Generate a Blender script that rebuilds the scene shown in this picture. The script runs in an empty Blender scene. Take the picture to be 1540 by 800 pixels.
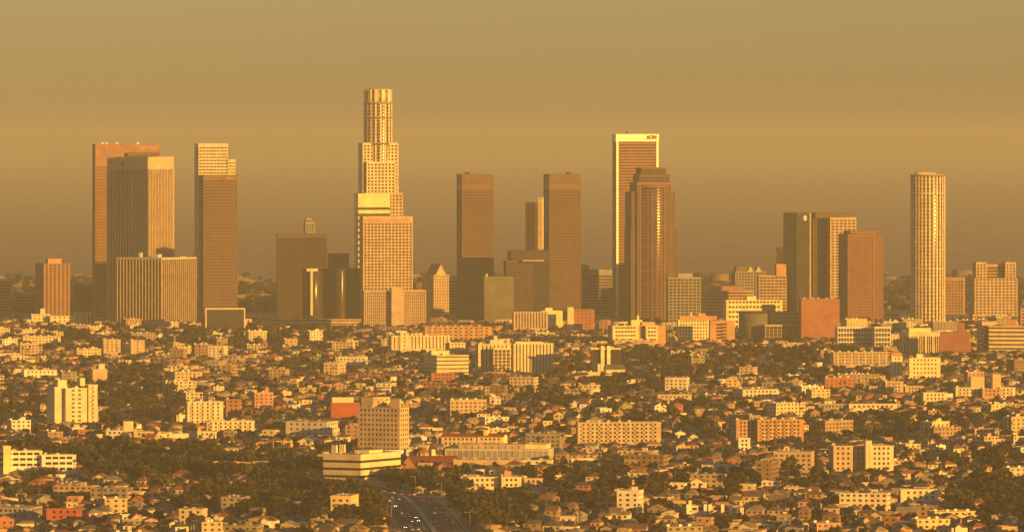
import bpy, math, random
import numpy as np
R = math.radians
rnd = random.Random(11)
NR = np.random.RandomState(5)
F, CX, HY, H = 10309.0, 770.0, 205.0, 240.0     # focal length in photo px, centre column, horizon row, eye height (m)
SUN_AZ, SUN_EL = 48.0, 7.0                      # sun: degrees right of the camera's back, elevation
S = bpy.context.scene
col = S.collection

# ------------------------------------------------------------------ terrain
ROAD = [(3700, -22), (3950, -37), (4158, -47), (4400, -60), (4560, -72), (4660, -98), (4760, -140), (4900, -205), (5100, -300), (5400, -430), (5800, -600)]
def road_x(y):
    for (y0, x0), (y1, x1) in zip(ROAD, ROAD[1:]):
        if y <= y1:
            t = (y - y0) / (y1 - y0); return x0 + t * (x1 - x0)
    return ROAD[-1][1]
def sst(a, b, v):
    t = min(1, max(0, (v - a) / (b - a))); return t * t * (3 - 2 * t)
def hgt(x, y):
    h = 4.2 * math.sin(x / 190 + y / 240 + .6) + 3.2 * math.sin(x / 120 - y / 150 + 2.2) + 2.0 * math.sin(x / 260 + y / 83)
    m = sst(4300, 4800, y) * (1 - sst(8300, 8900, y))
    if 3600 < y < 5800: m *= sst(50, 150, abs(x - road_x(y)))
    return h * m
def px_of(x, y): return CX + x / y * F
def py_of(z, y): return HY + (H - z) / y * F

# ------------------------------------------------------------------ materials
def mat(name, rough=.8, metal=0., spec=.4, color=None, var=.14, scale=.02, attr=None, emis=None):
    m = bpy.data.materials.new(name); m.use_nodes = True
    nt = m.node_tree; p = nt.nodes['Principled BSDF']
    p.inputs['Roughness'].default_value = rough; p.inputs['Metallic'].default_value = metal
    p.inputs['Specular IOR Level'].default_value = spec
    if emis:
        p.inputs['Emission Color'].default_value = (*emis[:3], 1); p.inputs['Emission Strength'].default_value = emis[3]
    if attr: src = nt.nodes.new('ShaderNodeAttribute'); src.attribute_name = attr; out = src.outputs['Color']
    elif color: src = nt.nodes.new('ShaderNodeRGB'); src.outputs[0].default_value = (*color, 1); out = src.outputs[0]
    else: src = nt.nodes.new('ShaderNodeObjectInfo'); out = src.outputs['Color']
    geo = nt.nodes.new('ShaderNodeNewGeometry')
    n1 = nt.nodes.new('ShaderNodeTexNoise'); n1.inputs['Scale'].default_value = scale; n1.inputs['Detail'].default_value = 5
    nt.links.new(geo.outputs['Position'], n1.inputs['Vector'])
    mr = nt.nodes.new('ShaderNodeMapRange'); mr.inputs[1].default_value = .3; mr.inputs[2].default_value = .7
    mr.inputs[3].default_value = 1 - var; mr.inputs[4].default_value = 1 + var
    nt.links.new(n1.outputs[0], mr.inputs[0])
    mx = nt.nodes.new('ShaderNodeVectorMath'); mx.operation = 'SCALE'
    nt.links.new(out, mx.inputs[0]); nt.links.new(mr.outputs[0], mx.inputs['Scale'])
    nt.links.new(mx.outputs[0], p.inputs['Base Color'])
    return m
M = dict(
    wall=mat('painted_wall', .85, scale=.12, var=.18),
    glass=mat('window_glass', .22, 0, .35, var=.3, scale=.06),
    roof=mat('roofing', .85, scale=.3, var=.2),
    panel=mat('polished_panel', .5, .3, .5, var=.05),
    metal=mat('grey_metal', .5, .3),
    stuffpaint=mat('mixed_paint', .85, attr='Col', scale=.15, var=.1),
    leaf=mat('foliage', .75, spec=.2, attr='Col', var=.35, scale=.09),
    bark=mat('bark', .95, color=(.09, .065, .045), scale=1.5, var=.3),
    carpaint=mat('car_paint', .3, .1, .6, var=.02),
    lamp=mat('headlight_glow', .3, color=(.9, .85, .7), emis=(1, .85, .6, 6)),
    tail=mat('tail_light_glow', .3, color=(.5, .02, .01), emis=(1, .08, .02, .4)),
)

# ------------------------------------------------------------------ mesh helpers
def mesh_from(name, V, Fc, m, cols=None):
    me = bpy.data.meshes.new(name)
    V = np.asarray(V, dtype=np.float32)
    if isinstance(Fc, np.ndarray):                       # fast path: all quads
        me.vertices.add(len(V)); me.vertices.foreach_set('co', V.ravel())
        me.loops.add(Fc.size); me.loops.foreach_set('vertex_index', Fc.astype(np.int32).ravel())
        me.polygons.add(len(Fc)); me.polygons.foreach_set('loop_start', np.arange(0, Fc.size, Fc.shape[1], dtype=np.int32))
        me.update(calc_edges=True)
    else:
        me.from_pydata([tuple(map(float, v)) for v in V], [], Fc)
    if cols is not None:
        a = me.color_attributes.new('Col', 'FLOAT_COLOR', 'POINT')
        c = np.ones((len(V), 4), dtype=np.float32); c[:, :3] = cols
        a.data.foreach_set('color', c.ravel())
    me.materials.append(m)
    return me
BV = [(x, y, z) for z in (-.5, .5) for y in (-.5, .5) for x in (-.5, .5)]
BF = [(0, 2, 3, 1), (4, 5, 7, 6), (0, 1, 5, 4), (2, 6, 7, 3), (0, 4, 6, 2), (1, 3, 7, 5)]
CUBE, CYL = {}, {}
def cube(k):
    if k not in CUBE: CUBE[k] = mesh_from('block_' + k, BV, BF, M[k])
    return CUBE[k]
def cyl(k, n=40):
    if k not in CYL:
        V = [(.5 * math.cos(2 * math.pi * i / n), .5 * math.sin(2 * math.pi * i / n), z) for z in (-.5, .5) for i in range(n)]
        Fc = [(i, (i + 1) % n, n + (i + 1) % n, n + i) for i in range(n)] + [tuple(range(n))[::-1], tuple(range(n, 2 * n))]
        CYL[k] = mesh_from('drum_' + k, V, Fc, M[k])
        for p in CYL[k].polygons: p.use_smooth = len(p.vertices) == 4
    return CYL[k]
def tag(o, label=None, cat=None, group=None, kind=None):
    if label: o['label'] = label
    if cat: o['category'] = cat
    if group: o['group'] = group
    if kind: o['kind'] = kind
    return o
def link(name, data, parent=None, loc=(0, 0, 0), rz=0, scale=None, color=None):
    o = bpy.data.objects.new(name, data); col.objects.link(o)
    if parent is not None: o.parent = parent
    o.location = loc
    if rz: o.rotation_euler = (0, 0, rz)
    if scale is not None: o.scale = scale
    if color is not None: o.color = (*color, 1)
    return o
def P(parent, name, k, loc, dim, color=(.5, .5, .5), rz=0, shape=None):
    return link(name, (shape or cube)(k), parent, loc, rz, dim, color)

class MB:
    def __init__(s): s.v, s.f = [], []
    def box(s, c, d, rz=0):
        n = len(s.v); ca, sa = math.cos(rz), math.sin(rz)
        for x, y, z in BV:
            x *= d[0]; y *= d[1]
            s.v.append((c[0] + x * ca - y * sa, c[1] + x * sa + y * ca, c[2] + z * d[2]))
        s.f += [tuple(n + i for i in f) for f in BF]
    def prism(s, pts, y0, y1):                # polygon in xz extruded in y
        n = len(s.v); k = len(pts)
        s.v += [(x, y0, z) for x, z in pts] + [(x, y1, z) for x, z in pts]
        s.f += [tuple(n + i for i in range(k))]
        s.f += [tuple(n + k + i for i in reversed(range(k)))]
        s.f += [(n + i, n + k + i, n + k + (i + 1) % k, n + (i + 1) % k) for i in range(k)]
    def tube(s, p0, p1, r0, r1, k=6):
        a = np.array(p0, float); b = np.array(p1, float); d = b - a; d /= np.linalg.norm(d)
        u = np.cross(d, (0, 0, 1)) if abs(d[2]) < .9 else np.cross(d, (1, 0, 0)); u /= np.linalg.norm(u); w = np.cross(d, u)
        n = len(s.v)
        for c, r in ((a, r0), (b, r1)):
            for i in range(k):
                t = 2 * math.pi * i / k; s.v.append(tuple(c + r * (u * math.cos(t) + w * math.sin(t))))
        s.f += [(n + i, n + (i + 1) % k, n + k + (i + 1) % k, n + k + i) for i in range(k)]
    def build(s, name, k, parent=None, color=None, loc=(0, 0, 0), rz=0):
        return link(name, mesh_from(name, s.v, s.f, M[k]), parent, loc, rz, None, color)

# palette (albedo)
C = dict(cream=(.74, .62, .4), white=(.82, .78, .64), tan=(.5, .39, .27), pink=(.46, .29, .2), brick=(.33, .14, .085), red=(.33, .085, .045), wine=(.17, .045, .03), umber=(.16, .105, .075), maroon=(.24, .125, .085),
         brown=(.2, .13, .09), dark=(.05, .045, .04), grey=(.33, .31, .28), pale=(.58, .54, .47), granite=(.33, .18, .12), green=(.22, .23, .16),
         yellow=(.86, .72, .38), beige=(.54, .42, .27), bronze=(.13, .085, .06), olive=(.16, .15, .11), orange=(.5, .28, .14), blue=(.3, .36, .4),
         gl=(.035, .033, .03), gr=(.06, .045, .035), slate=(.14, .13, .12), rust=(.34, .17, .1))
LM = []     # (px0,px1,pytop,pybase,D) of landmark buildings for the layout
REF = []    # landmark phrases for labels
FOOT = []   # footprints x, y, r

class Bld:
    """one building: an Empty at its base, volumes given by their extents in the photo and their true distance"""
    def __init__(s, label, cat, px, D, rot=12, name='office_tower', group=None, pyb=None, ref=None):
        if pyb: D = H * F / (pyb - HY)
        s.D, s.rot, s.px = D, R(rot), px
        s.x = (px - CX) / F * D; s.z = hgt(s.x, D)
        s.root = link(name, None, None, (s.x, D, s.z), s.rot); s.root.empty_display_size = 5
        tag(s.root, label, cat, group)
        s.cnt, s.ex = {}, {}
        s.ref = ref; s.bb = [9999, 0, 9999]
    def vol(s, p0, p1, pt, split=.12, dy=0, b=None, pb=None):
        """-> cx, cy, a, b, z0, z1 in the building's own frame"""
        D = s.D - dy; r = abs(s.rot); w = (p1 - p0) / F * D
        if b is None:
            b = max(8, min(split * w / max(math.sin(r), .03), 75)) if split > 0 else min(26, .7 * w)
        a = max(2., (w - b * math.sin(r)) / math.cos(r))
        X = ((p0 + p1) / 2 - CX) / F * D - s.x; Y = -dy
        ca, sa = math.cos(-s.rot), math.sin(-s.rot)
        cx, cy = X * ca - Y * sa, X * sa + Y * ca
        Df = D
        z1 = H - (pt - HY) / F * Df - s.z
        z0 = (H - (pb - HY) / F * Df - s.z) if pb else -1.5
        s.bb = [min(s.bb[0], p0), max(s.bb[1], p1), min(s.bb[2], pt)]
        FOOT.append((s.x + X, D, .5 * (a * math.cos(r) + b * math.sin(r)) + 1, .5 * (b * math.cos(r) + a * math.sin(r)) + 1))
        return cx, cy, a, b, z0, z1
    def rep(s, name, k, loc, dim, color, rz=0):
        n = s.cnt.get(name, 0); s.cnt[name] = n + 1
        if n < 98: return P(s.root, name, k, loc, dim, color, rz)
        s.ex.setdefault((name, k, color), MB()).box(loc, dim, rz)
    def frame(s, p0, p1, pt, split=.12, fh=4, bay=4, core='gl', fr='pale', pw=1.3, sp=1.4, top=4, proud=.5, dy=0, b=None, pb=None, kind='wall', base=0, v=None):
        cx, cy, a, bb, z0, z1 = v or s.vol(p0, p1, pt, split, dy, b, pb)
        fc, cc = C[fr], C[core]
        P(s.root, 'window_wall', 'glass', (cx, cy, (z0 + z1 - .4) / 2), (a, bb, z1 - .4 - z0), cc)
        P(s.root, 'parapet', kind, (cx, cy, z1 - top / 2), (a + 2 * proud + .3, bb + 2 * proud + .3, top), fc)
        if sp:
            z = z1 - top - (fh - sp)
            while z - sp / 2 > max(z0, base):
                s.rep('floor_band', kind, (cx, cy, z - sp / 2), (a + 2 * proud, bb + 2 * proud, sp), fc); z -= fh
        if pw:
            n = max(1, round(a / bay)); q = proud + .12
            hz = (z1 - top + z0) / 2; hh = z1 - top - z0
            for i in range(n + 1):
                s.rep('pier', kind, (cx - a / 2 + a * i / n, cy - bb / 2 - q / 2 + .2, hz), (pw, q + .4, hh), fc)
            side = -1 if s.rot > 0 else 1
            m = max(1, round(bb / bay))
            for sd in (side, -side):
                for i in range(m + 1):
                    s.rep('pier', kind, (cx + sd * (a / 2 + q / 2 - .2), cy - bb / 2 + bb * i / m, hz), (q + .4, pw, hh), fc)
        return cx, cy, a, bb, z0, z1
    def solid(s, p0, p1, pt, split=.12, c='cream', win=None, fh=3.4, bay=3.6, ww=1.5, wh=1.7, dy=0, b=None, pb=None, roof='grey', para=1., wc='gl', rows=99, marg=1.2, name='wall', z_top=1.2, kind='wall'):
        cx, cy, a, bb, z0, z1 = s.vol(p0, p1, pt, split, dy, b, pb)
        P(s.root, name, kind, (cx, cy, (z0 + z1 - .3) / 2), (a, bb, z1 - .3 - z0), C[c])
        if para:
            for sx, sy, dx, dd in ((0, -1, a + .5, .4), (0, 1, a + .5, .4), (-1, 0, .4, bb - .4), (1, 0, .4, bb - .4)):
                P(s.root, 'parapet', kind, (cx + sx * a / 2, cy + sy * bb / 2, z1 - para / 2 + .02), (dx, dd, para), C[c])
            P(s.root, 'roof', 'roof', (cx, cy, z1 - .24), (a - .5, bb - .5, .12), C[roof])
        if para and a > 12 and bb > 9 and s.D < 8400:
            for q in range(min(5, int(a / 9))): P(s.root, 'roof_unit', 'metal', (cx - a * .36 + q * 8.3, cy + bb * (.2 - .3 * (q % 2)), z1 + .5), (2.2, 1.8, 1.5), C['pale'])
        if win:
            side = -1 if s.rot > 0 else 1
            faces = [('f', a), ('s', bb), ('o', bb)]
            zf = z1 - z_top - wh / 2; r = 0
            if win == 'band':
                while zf - wh / 2 > 1 and r < rows:
                    s.rep('window_band', 'glass', (cx, cy, zf), (a + .16, bb + .16, wh), C[wc]); zf -= fh; r += 1
            elif win == 'strip':
                hh = z1 - z_top - 3.2; n = max(1, int((a - 2 * marg) / bay))
                for i in range(n):
                    s.rep('window_strip', 'glass', (cx + (i - (n - 1) / 2) * bay, cy - bb / 2, 3.2 + hh / 2), (ww, .2, hh), C[wc])
                n = max(1, int((bb - 2 * marg) / bay))
                for i in range(n):
                    s.rep('window_strip', 'glass', (cx + side * a / 2, cy + (i - (n - 1) / 2) * bay, 3.2 + hh / 2), (.2, ww, hh), C[wc])
            else:
                zs = []
                while zf - wh / 2 > .8 and r < rows: zs.append(zf); zf -= fh; r += 1
                for f, L in faces:
                    n = max(1, int((L - 2 * marg) / bay)) if L > 3 else 0
                    for zf in zs:
                        for i in range(n):
                            t = (i - (n - 1) / 2) * bay
                            if f == 'f': s.rep('window', 'glass', (cx + t, cy - bb / 2, zf), (ww, .2, wh), C[wc])
                            else:
                                sd = side if f == 's' else -side
                                s.rep('window', 'glass', (cx + sd * a / 2, cy + t, zf), (.2, ww, wh), C[wc])
                            if win == 'balc' and f == 'f' and i % 2 == 0:
                                s.rep('balcony', 'wall', (cx + t, cy - bb / 2 - .7, zf - wh / 2 - .45), (ww + 1.2, 1.4, .95), C['pale'])
        return cx, cy, a, bb, z0, z1
    def drum(s, p0, p1, pt, fh=4, n=24, core='gl', fr='cream', pw=1.2, sp=1.3, top=4, pb=None, dy=0, ck='glass', kind='wall', squash=1.):
        D = s.D - dy; w = (p1 - p0) / F * D
        cx, cy, _, _, z0, z1 = s.vol(p0, p1, pt, 0, dy, w * .9, pb)
        fc = C[fr]; g = w - 1.2
        P(s.root, 'window_wall', ck, (cx, cy, (z0 + z1 - .3) / 2), (g, g * squash, z1 - z0 - .3), C[core], shape=cyl)
        if top: P(s.root, 'parapet', kind, (cx, cy, z1 - top / 2), (w, w * squash, top), fc, shape=cyl)
        z = z1 - top - (fh - sp)
        while sp and z - sp / 2 > z0:
            k = s.cnt.get('floor_band', 0); s.cnt['floor_band'] = k + 1
            if k < 98: P(s.root, 'floor_band', kind, (cx, cy, z - sp / 2), (w - .3, (w - .3) * squash, sp), fc, shape=cyl)
            else:
                m = s.ex.setdefault(('floor_band', kind, fc), MB()); q = len(m.v); N = 36; r = (w - .3) / 2
                m.v += [(cx + r * math.cos(6.2832 * i / N), cy + r * squash * math.sin(6.2832 * i / N), z - sp * e) for e in (1, 0) for i in range(N)]
                m.f += [(q + i, q + (i + 1) % N, q + N + (i + 1) % N, q + N + i) for i in range(N)] + [tuple(range(q + N, q + 2 * N)), tuple(range(q, q + N))[::-1]]
            z -= fh
        for i in range(n if pw else 0):
            t = 2 * math.pi * (i + .5) / n
            s.rep('pier', kind, (cx + (w / 2 - .5) * math.cos(t), cy + (w / 2 - .5) * squash * math.sin(t), (z0 + z1 - top) / 2), (1.1, pw, z1 - top - z0), fc, t)
        return cx, cy, w, w * squash, z0, z1
    def gable(s, p0, p1, pe, pp, split=.1, c='cream', roof='rust', b=None, dy=0, along='y', win=None, over=.6, pb=None, name='wall'):
        """walls to the eave row pe, ridge at row pp; ridge runs in depth ('y') or across ('x')"""
        cx, cy, a, bb, z0, z1 = s.vol(p0, p1, pe, split, dy, b, pb)
        rise = (pe - pp) / F * (s.D - dy)
        m, r = MB(), MB()
        if along == 'y':
            m.prism([(-a / 2, z0), (a / 2, z0), (a / 2, z1), (0, z1 + rise), (-a / 2, z1)], -bb / 2, bb / 2)
            k = rise / (a / 2); e = a / 2 + over; t = .45
            r.prism([(-e, z1 - over * k + .05), (0, z1 + rise + .05), (0, z1 + rise + t), (-e, z1 - over * k + t)], -bb / 2 - over, bb / 2 + over)
            r.prism([(0, z1 + rise + .05), (e, z1 - over * k + .05), (e, z1 - over * k + t), (0, z1 + rise + t)], -bb / 2 - over, bb / 2 + over)
            rz = 0; off = 0
        else:
            m.prism([(-bb / 2, z0), (bb / 2, z0), (bb / 2, z1), (0, z1 + rise), (-bb / 2, z1)], -a / 2, a / 2)
            k = rise / (bb / 2); e = bb / 2 + over; t = .45
            r.prism([(-e, z1 - over * k + .05), (0, z1 + rise + .05), (0, z1 + rise + t), (-e, z1 - over * k + t)], -a / 2 - over, a / 2 + over)
            r.prism([(0, z1 + rise + .05), (e, z1 - over * k + .05), (e, z1 - over * k + t), (0, z1 + rise + t)], -a / 2 - over, a / 2 + over)
            rz = math.pi / 2
        m.build(name, 'wall', s.root, C[c], (cx, cy, 0), rz); r.build('roof', 'roof', s.root, C[roof], (cx, cy, 0), rz)
        if win:
            n = int((a - 2) / 3.4); zs = [z for z in np.arange(z1 - 1.8, 1.2, -3.4)]
            for z in zs:
                for i in range(n): s.rep('window', 'glass', (cx + (i - (n - 1) / 2) * 3.4, cy - bb / 2, z), (1.4, .2, 1.7), C['gl'])
        return cx, cy, a, bb, z0, z1
    def add(s, name, p0, p1, pt, pb, c='cream', dy=0, depth=8, k='wall'):
        """a smaller block (plant room, rooftop box, slab) between two rows"""
        cx, cy, a, bb, z0, z1 = s.vol(p0, p1, pt, 0, dy, depth, pb); FOOT.pop()
        return P(s.root, name, k, (cx, cy, (z0 + z1) / 2), (a, bb, z1 - z0), C[c])
    def text(s, word, px, py, width_px, v, c, name='sign', tall=1.25, k='wall'):
        cu = bpy.data.curves.new(name, 'FONT'); cu.body = word; cu.extrude = .12; cu.align_x = 'CENTER'; cu.align_y = 'CENTER'; cu.resolution_u = 3
        cu.offset = .02
        t = bpy.data.objects.new(name, cu); col.objects.link(t)
        bpy.context.view_layer.update()
        me = bpy.data.meshes.new_from_object(t); bpy.data.objects.remove(t); bpy.data.curves.remove(cu)
        xs = [q.co.x for q in me.vertices]; w = max(xs) - min(xs)
        cx, cy, a, bb, z0, z1 = v
        sc = width_px / F * s.D / w
        o = link(name, me, s.root, (((px - CX) / F * s.D - s.x + cy * math.sin(s.rot) - (bb / 2) * math.sin(s.rot)) / math.cos(s.rot), cy - bb / 2 - 1.0, H - (py - HY) / F * s.D - s.z), 0, (sc, sc * tall, 1), C[c])
        o.rotation_euler = (math.pi / 2, 0, 0); me.materials.append(M[k])
        return o
    def done(s, pyb=None):
        for (name, k, color), mb in s.ex.items():
            o = mb.build(name, k, s.root, color); o['kind'] = 'stuff'
        pb = py_of(s.z, s.D)
        if pyb and abs(pyb - pb) > 7: print('BASE', s.root['label'][:40], pyb, round(pb))
        LM.append((s.bb[0], s.bb[1], s.bb[2], pb, s.D))
        if s.ref: REF.append(((s.bb[0] + s.bb[1]) / 2, (s.bb[2] + pb) / 2, s.ref, s.bb[0], s.bb[1], s.bb[2], pb))

# ------------------------------------------------------------------ downtown towers
G = 'downtown office towers'
b = Bld('brown low tower with lit red bands at the left edge of the photo', 'tower', 6, 8900, 8, ref='red-banded edge tower')
b.frame(-6, 19, 421, .3, 4, 5, 'gr', 'granite', 0, 2, 2); b.done()
b = Bld('wide dark hazy block between the edge tower and the balconied condo tower', 'office block', 37, 9350, 10, 'office_block')
b.frame(17, 60, 442, .2, 4, 6, 'gr', 'brown', 0, 1.5, 3); b.done()
b = Bld('reddish condominium tower with balcony columns and a dark left side', 'tower', 79, 8900, 18, 'condo_tower', ref='reddish condo tower')
b.frame(53, 105, 396, .3, 3.4, 5.5, 'gr', 'granite', 2.2, 1.1, 1.5, proud=.9)
b.add('penthouse', 68, 93, 389, 397, 'orange', depth=14); b.done()
b = Bld('faint dark slab tucked between the condo tower and the granite tower', 'office block', 122, 9500, 8, 'office_block')
b.frame(104, 144, 429, .2, 4, 6, 'gr', 'dark', 0, 1.4, 3); b.done()
b = Bld('tall red granite tower with lettering on its crown, behind the ribbed tower', 'tower', 190, 9120, 10, group=G, ref='red granite tower')
v = b.frame(139, 241, 217, .0, 4, 3.2, 'gr', 'granite', 1.0, 1.6, 30, b=34)
b.text('WELLS FARGO', 222, 223, 32, v, 'beige')
b.add('louvre', 192, 240, 229.5, 235, 'bronze', dy=17.9, depth=1.6)
for q in (154, 160, 176, 207): b.add('rooftop_dish', q - 2, q + 2, 214.5, 217.2, 'white', depth=3)
b.done()
b = Bld('corner-on tower with pale vertical ribs and a plain tan crown', 'tower', 211, 8950, 62, group=G, ref='pale ribbed tower')
cx, cy, a, bb, z0, z1 = b.vol(165, 258, 236, .43, b=36)
P(b.root, 'window_wall', 'glass', (cx, cy, (z0 + z1 - 2) / 2), (a, bb, z1 - 2 - z0), C['gr'])
P(b.root, 'crown', 'wall', (cx, cy, z1 - 8.2), (a + 1.6, bb + 1.6, 16.4), C['beige'])
for L, fx in ((a, 0), (bb, 1)):
    n = round(L / 3.9)
    for i in range(n + 1):
        t = -L / 2 + L * i / n; wd = 2.6 if i in (0, n) else 1.5
        for sd in (-1, 1):
            loc = (cx + t, cy + sd * (bb / 2 + .35), (z0 + z1 - 16) / 2) if not fx else (cx + sd * (a / 2 + .35), cy + t, (z0 + z1 - 16) / 2)
            b.rep('pier', 'wall', loc, (wd, 1.3, z1 - 16 - z0) if not fx else (1.3, wd, z1 - 16 - z0), C['tan'])
o = P(b.root, 'logo', 'wall', (cx - a / 2 - 1.0, cy - bb * .15, z1 - 8), (.4, 5, 5), C['dark']); b.done()
b = Bld('squat office block of thin cream fins standing before the pale ribbed tower', 'office block', 235, 8650, 60, 'finned_office_block', ref='squat finned block')
cx, cy, a, bb, z0, z1 = b.vol(178, 293, 387, .4, b=66)
P(b.root, 'window_wall', 'glass', (cx, cy, (z0 + z1 - 1) / 2), (a, bb, z1 - 1 - z0), C['gr'])
P(b.root, 'parapet', 'wall', (cx, cy, z1 - 1), (a + 2, bb + 2, 2), C['pale'])
for L, fx in ((a, 0), (bb, 1)):
    n = round(L / 4.6)
    for i in range(n + 1):
        t = -L / 2 + L * i / n
        for sd in (-1, 1):
            loc = (cx + t, cy + sd * (bb / 2 + .5), (z0 + z1 - 2) / 2) if not fx else (cx + sd * (a / 2 + .5), cy + t, (z0 + z1 - 2) / 2)
            b.rep('fin', 'wall', loc, (.95, 1.2, z1 - 2 - z0) if not fx else (1.2, .95, z1 - 2 - z0), C['beige'])
b.add('plant_room', 229, 243, 382.5, 388, 'cream', depth=9); b.add('plant_room', 209, 214, 380, 388, 'white', depth=4); b.add('plant_room', 262, 280, 385.5, 388, 'tan', depth=9); b.done()
b = Bld('dark tower with a lit cream upper block set back above its grid front', 'tower', 324, 8800, 10, group=G, ref='dark tower with lit top')
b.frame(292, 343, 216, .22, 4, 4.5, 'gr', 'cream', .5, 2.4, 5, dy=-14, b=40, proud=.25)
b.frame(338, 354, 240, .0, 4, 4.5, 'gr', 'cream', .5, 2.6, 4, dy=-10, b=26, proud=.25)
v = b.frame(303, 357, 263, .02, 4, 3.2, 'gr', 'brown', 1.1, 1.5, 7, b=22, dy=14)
b.text('KPMG', 345, 268, 12, v, 'orange'); b.done()
b = Bld('broad black glass office block with thin floor lines and a small rear corner', 'office block', 453, 8950, 6, 'office_block', ref='broad black glass block')
b.frame(415, 492, 352, .05, 3.9, 6, 'gl', 'bronze', 0, .9, 5, proud=.25, kind='metal'); b.done()
b = Bld('faint stepped tower top peeking above the broad black glass block', 'tower', 465, 9700, 10, 'stepped_tower')
b.frame(457, 473, 334, .2, 4, 4, 'gl', 'grey', 1, 1.5, 3); b.frame(459, 469, 328, .2, 4, 4, 'gl', 'grey', 1, 1.5, 3); b.done()
b = Bld('cluster of dark mirrored round hotel towers with a bright sun glint', 'hotel', 500, 8750, 10, 'round_glass_hotel', ref='mirrored round hotel')
b.drum(493, 525, 381, 3.6, 16, 'dark', 'bronze', .5, .45, 2, ck='glass', kind='metal', dy=-20)
for p0, p1, t, dy in ((455, 485, 404, 18), (484, 506, 404, -42), (513, 541, 403, 10), (504, 520, 404, 30)):
    b.drum(p0, p1, t, 3.6, 14, 'dark', 'bronze', .5, .45, 2.4, ck='glass', kind='metal', dy=dy)
b.add('glint_strip', 466.5, 470.5, 406, 474, 'cream', dy=32, depth=3); b.add('strip_cap', 461, 478, 404, 408, 'cream', dy=31, depth=3)  # cream strip paints the sun glint down the left drum, with a cap on top
b.done()
b = Bld('tallest tower, cream stone stepping up to a round finned crown', 'skyscraper', 569, 9050, 12, 'skyscraper', group=G, ref='tallest round-crowned tower')
b.drum(547, 590, 153, 4.4, 18, 'gr', 'cream', 2.2, 1.9, 3)
b.frame(537, 605, 290, .18, 4.4, 4.6, 'gr', 'beige', 2.0, 1.9, 3)
b.frame(539.5, 598, 215, .15, 4.4, 4.6, 'gr', 'cream', 2.0, 1.9, 3, b=30)
b.frame(543, 594, 243, .15, 4.4, 4.6, 'gr', 'cream', 2.0, 1.9, 3, b=40)
b.drum(545.6, 591.4, 215, 4, 0, 'gr', 'cream', 0, 0, 2, pb=218)
b.drum(546.4, 590.6, 176, 4, 0, 'gr', 'cream', 0, 0, 2, pb=178)
cx, cy, w, _, z0, z1 = b.drum(549, 588, 136, 4, 0, 'grey', 'grey', 0, 0, 0, pb=153.5, ck='wall')
for i in range(12):
    t = 2 * math.pi * i / 12 + .2
    b.rep('crown_fin', 'wall', (cx + w / 2 * math.cos(t), cy + w / 2 * math.sin(t), (z0 + z1) / 2), (2.6, 4.6, z1 - z0 + 1), C['cream'], t)
b.drum(551, 586, 133.5, 4, 0, 'cream', 'cream', 0, 0, 3, pb=136.2, ck='wall'); b.done()
b = Bld('bright white banded office tower directly below the tallest tower', 'tower', 559, 8930, 12, group=G, ref='bright white banded tower')
b.frame(533, 586, 291, .13, 8.0, 6, 'gr', 'yellow', 0, 4.6, 18); b.done()
b = Bld('wide beige office tower with a dense square window grid', 'tower', 580, 8720, 10, group=G, ref='beige grid tower')
v = b.frame(541, 620, 325, .03, 3.9, 4.4, 'gr', 'beige', 1.5, 1.6, 9, b=30); b.add('sign_band', 547, 614, 329, 334.5, 'pink', dy=15.8, depth=.6); b.done()
b = Bld('low tan office pair joined by a tall blank windowless core', 'office block', 592, 8560, 9, 'office_block', ref='low tan pair')
b.frame(544, 588, 437, .1, 3.8, 2.6, 'gr', 'tan', 1.1, 1.0, 2); b.frame(606, 640, 436, .04, 3.8, 2.6, 'gr', 'tan', 1.1, 1.0, 2)
b.solid(587, 607, 432, .1, 'tan', dy=10, name='core'); b.done()
b = Bld('slim stone tower with twin steep gables and a dark pitched roof', 'tower', 655, 8950, 34, 'gabled_tower', group=G, ref='twin-gabled tower')
b.frame(636, 674, 413, .46, 3.9, 4, 'gr', 'tan', 1.8, 1.5, 1, b=26)
b.gable(640, 672, 415, 397, .46, 'tan', 'slate', b=22, along='y', pb=418); b.done()
b = Bld('small pink slab glimpsed between the gabled tower and a brown tower', 'office block', 683, 9350, 5, 'office_block')
b.frame(674, 690, 420, .1, 4, 5, 'gr', 'pink', 0, 2.2, 3); b.done()
for i, (p0, p1, pk, lab, rf) in enumerate(((687, 742, 703, 'brown twin tower standing left of its match, over a pale glass cube', 'left brown twin tower'),
        (818, 873, 855, 'brown twin tower standing right of its match, beside a slim lit slab', 'right brown twin tower'))):
    b = Bld(lab, 'tower', (p0 + p1) / 2, 9000 + 20 * i, 11, group=G, ref=rf)
    cx, cy, a, bb, z0, z1 = b.frame(p0, p1, 262, .15, 3.9, 1.9, 'gr', 'umber', .5, 1.9, 11, b=38, proud=.3)
    P(b.root, 'louvre_band', 'metal', (cx, cy, z1 - 16), (a + 1, bb + 1, 8.5), C['bronze'])
    b.add('plant_room', pk - 4, pk + 4, 259, 263, 'dark', depth=8); b.done()
b = Bld('pale olive glass cube building at the foot of the left brown tower', 'office block', 748, 8750, 5, 'office_block', ref='pale olive glass cube')
b.frame(725, 772, 416, .04, 4, 3.4, 'olive', 'green', .5, .5, 1.5, b=40, kind='metal', proud=.2); b.add('antenna', 731, 733, 412, 417, 'white', depth=2); b.done()
b = Bld('dark stepped office tower between the pale cube and the right brown tower', 'tower', 791, 8900, 9, ref='dark stepped office')
b.frame(758, 800, 392, .1, 4, 5, 'gl', 'bronze', .8, 1.3, 2); b.frame(764, 826, 377, .1, 4, 5, 'gl', 'dark', .6, 1.6, 13, dy=-12, b=30)
b.add('lit_slab', 786, 818, 391, 393, 'tan', dy=16, depth=2); b.done()
b = Bld('thin dark tower with a bright narrow edge, left of the right brown tower', 'tower', 806, 9350, -20, group=G, ref='thin bright-edged tower')
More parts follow.
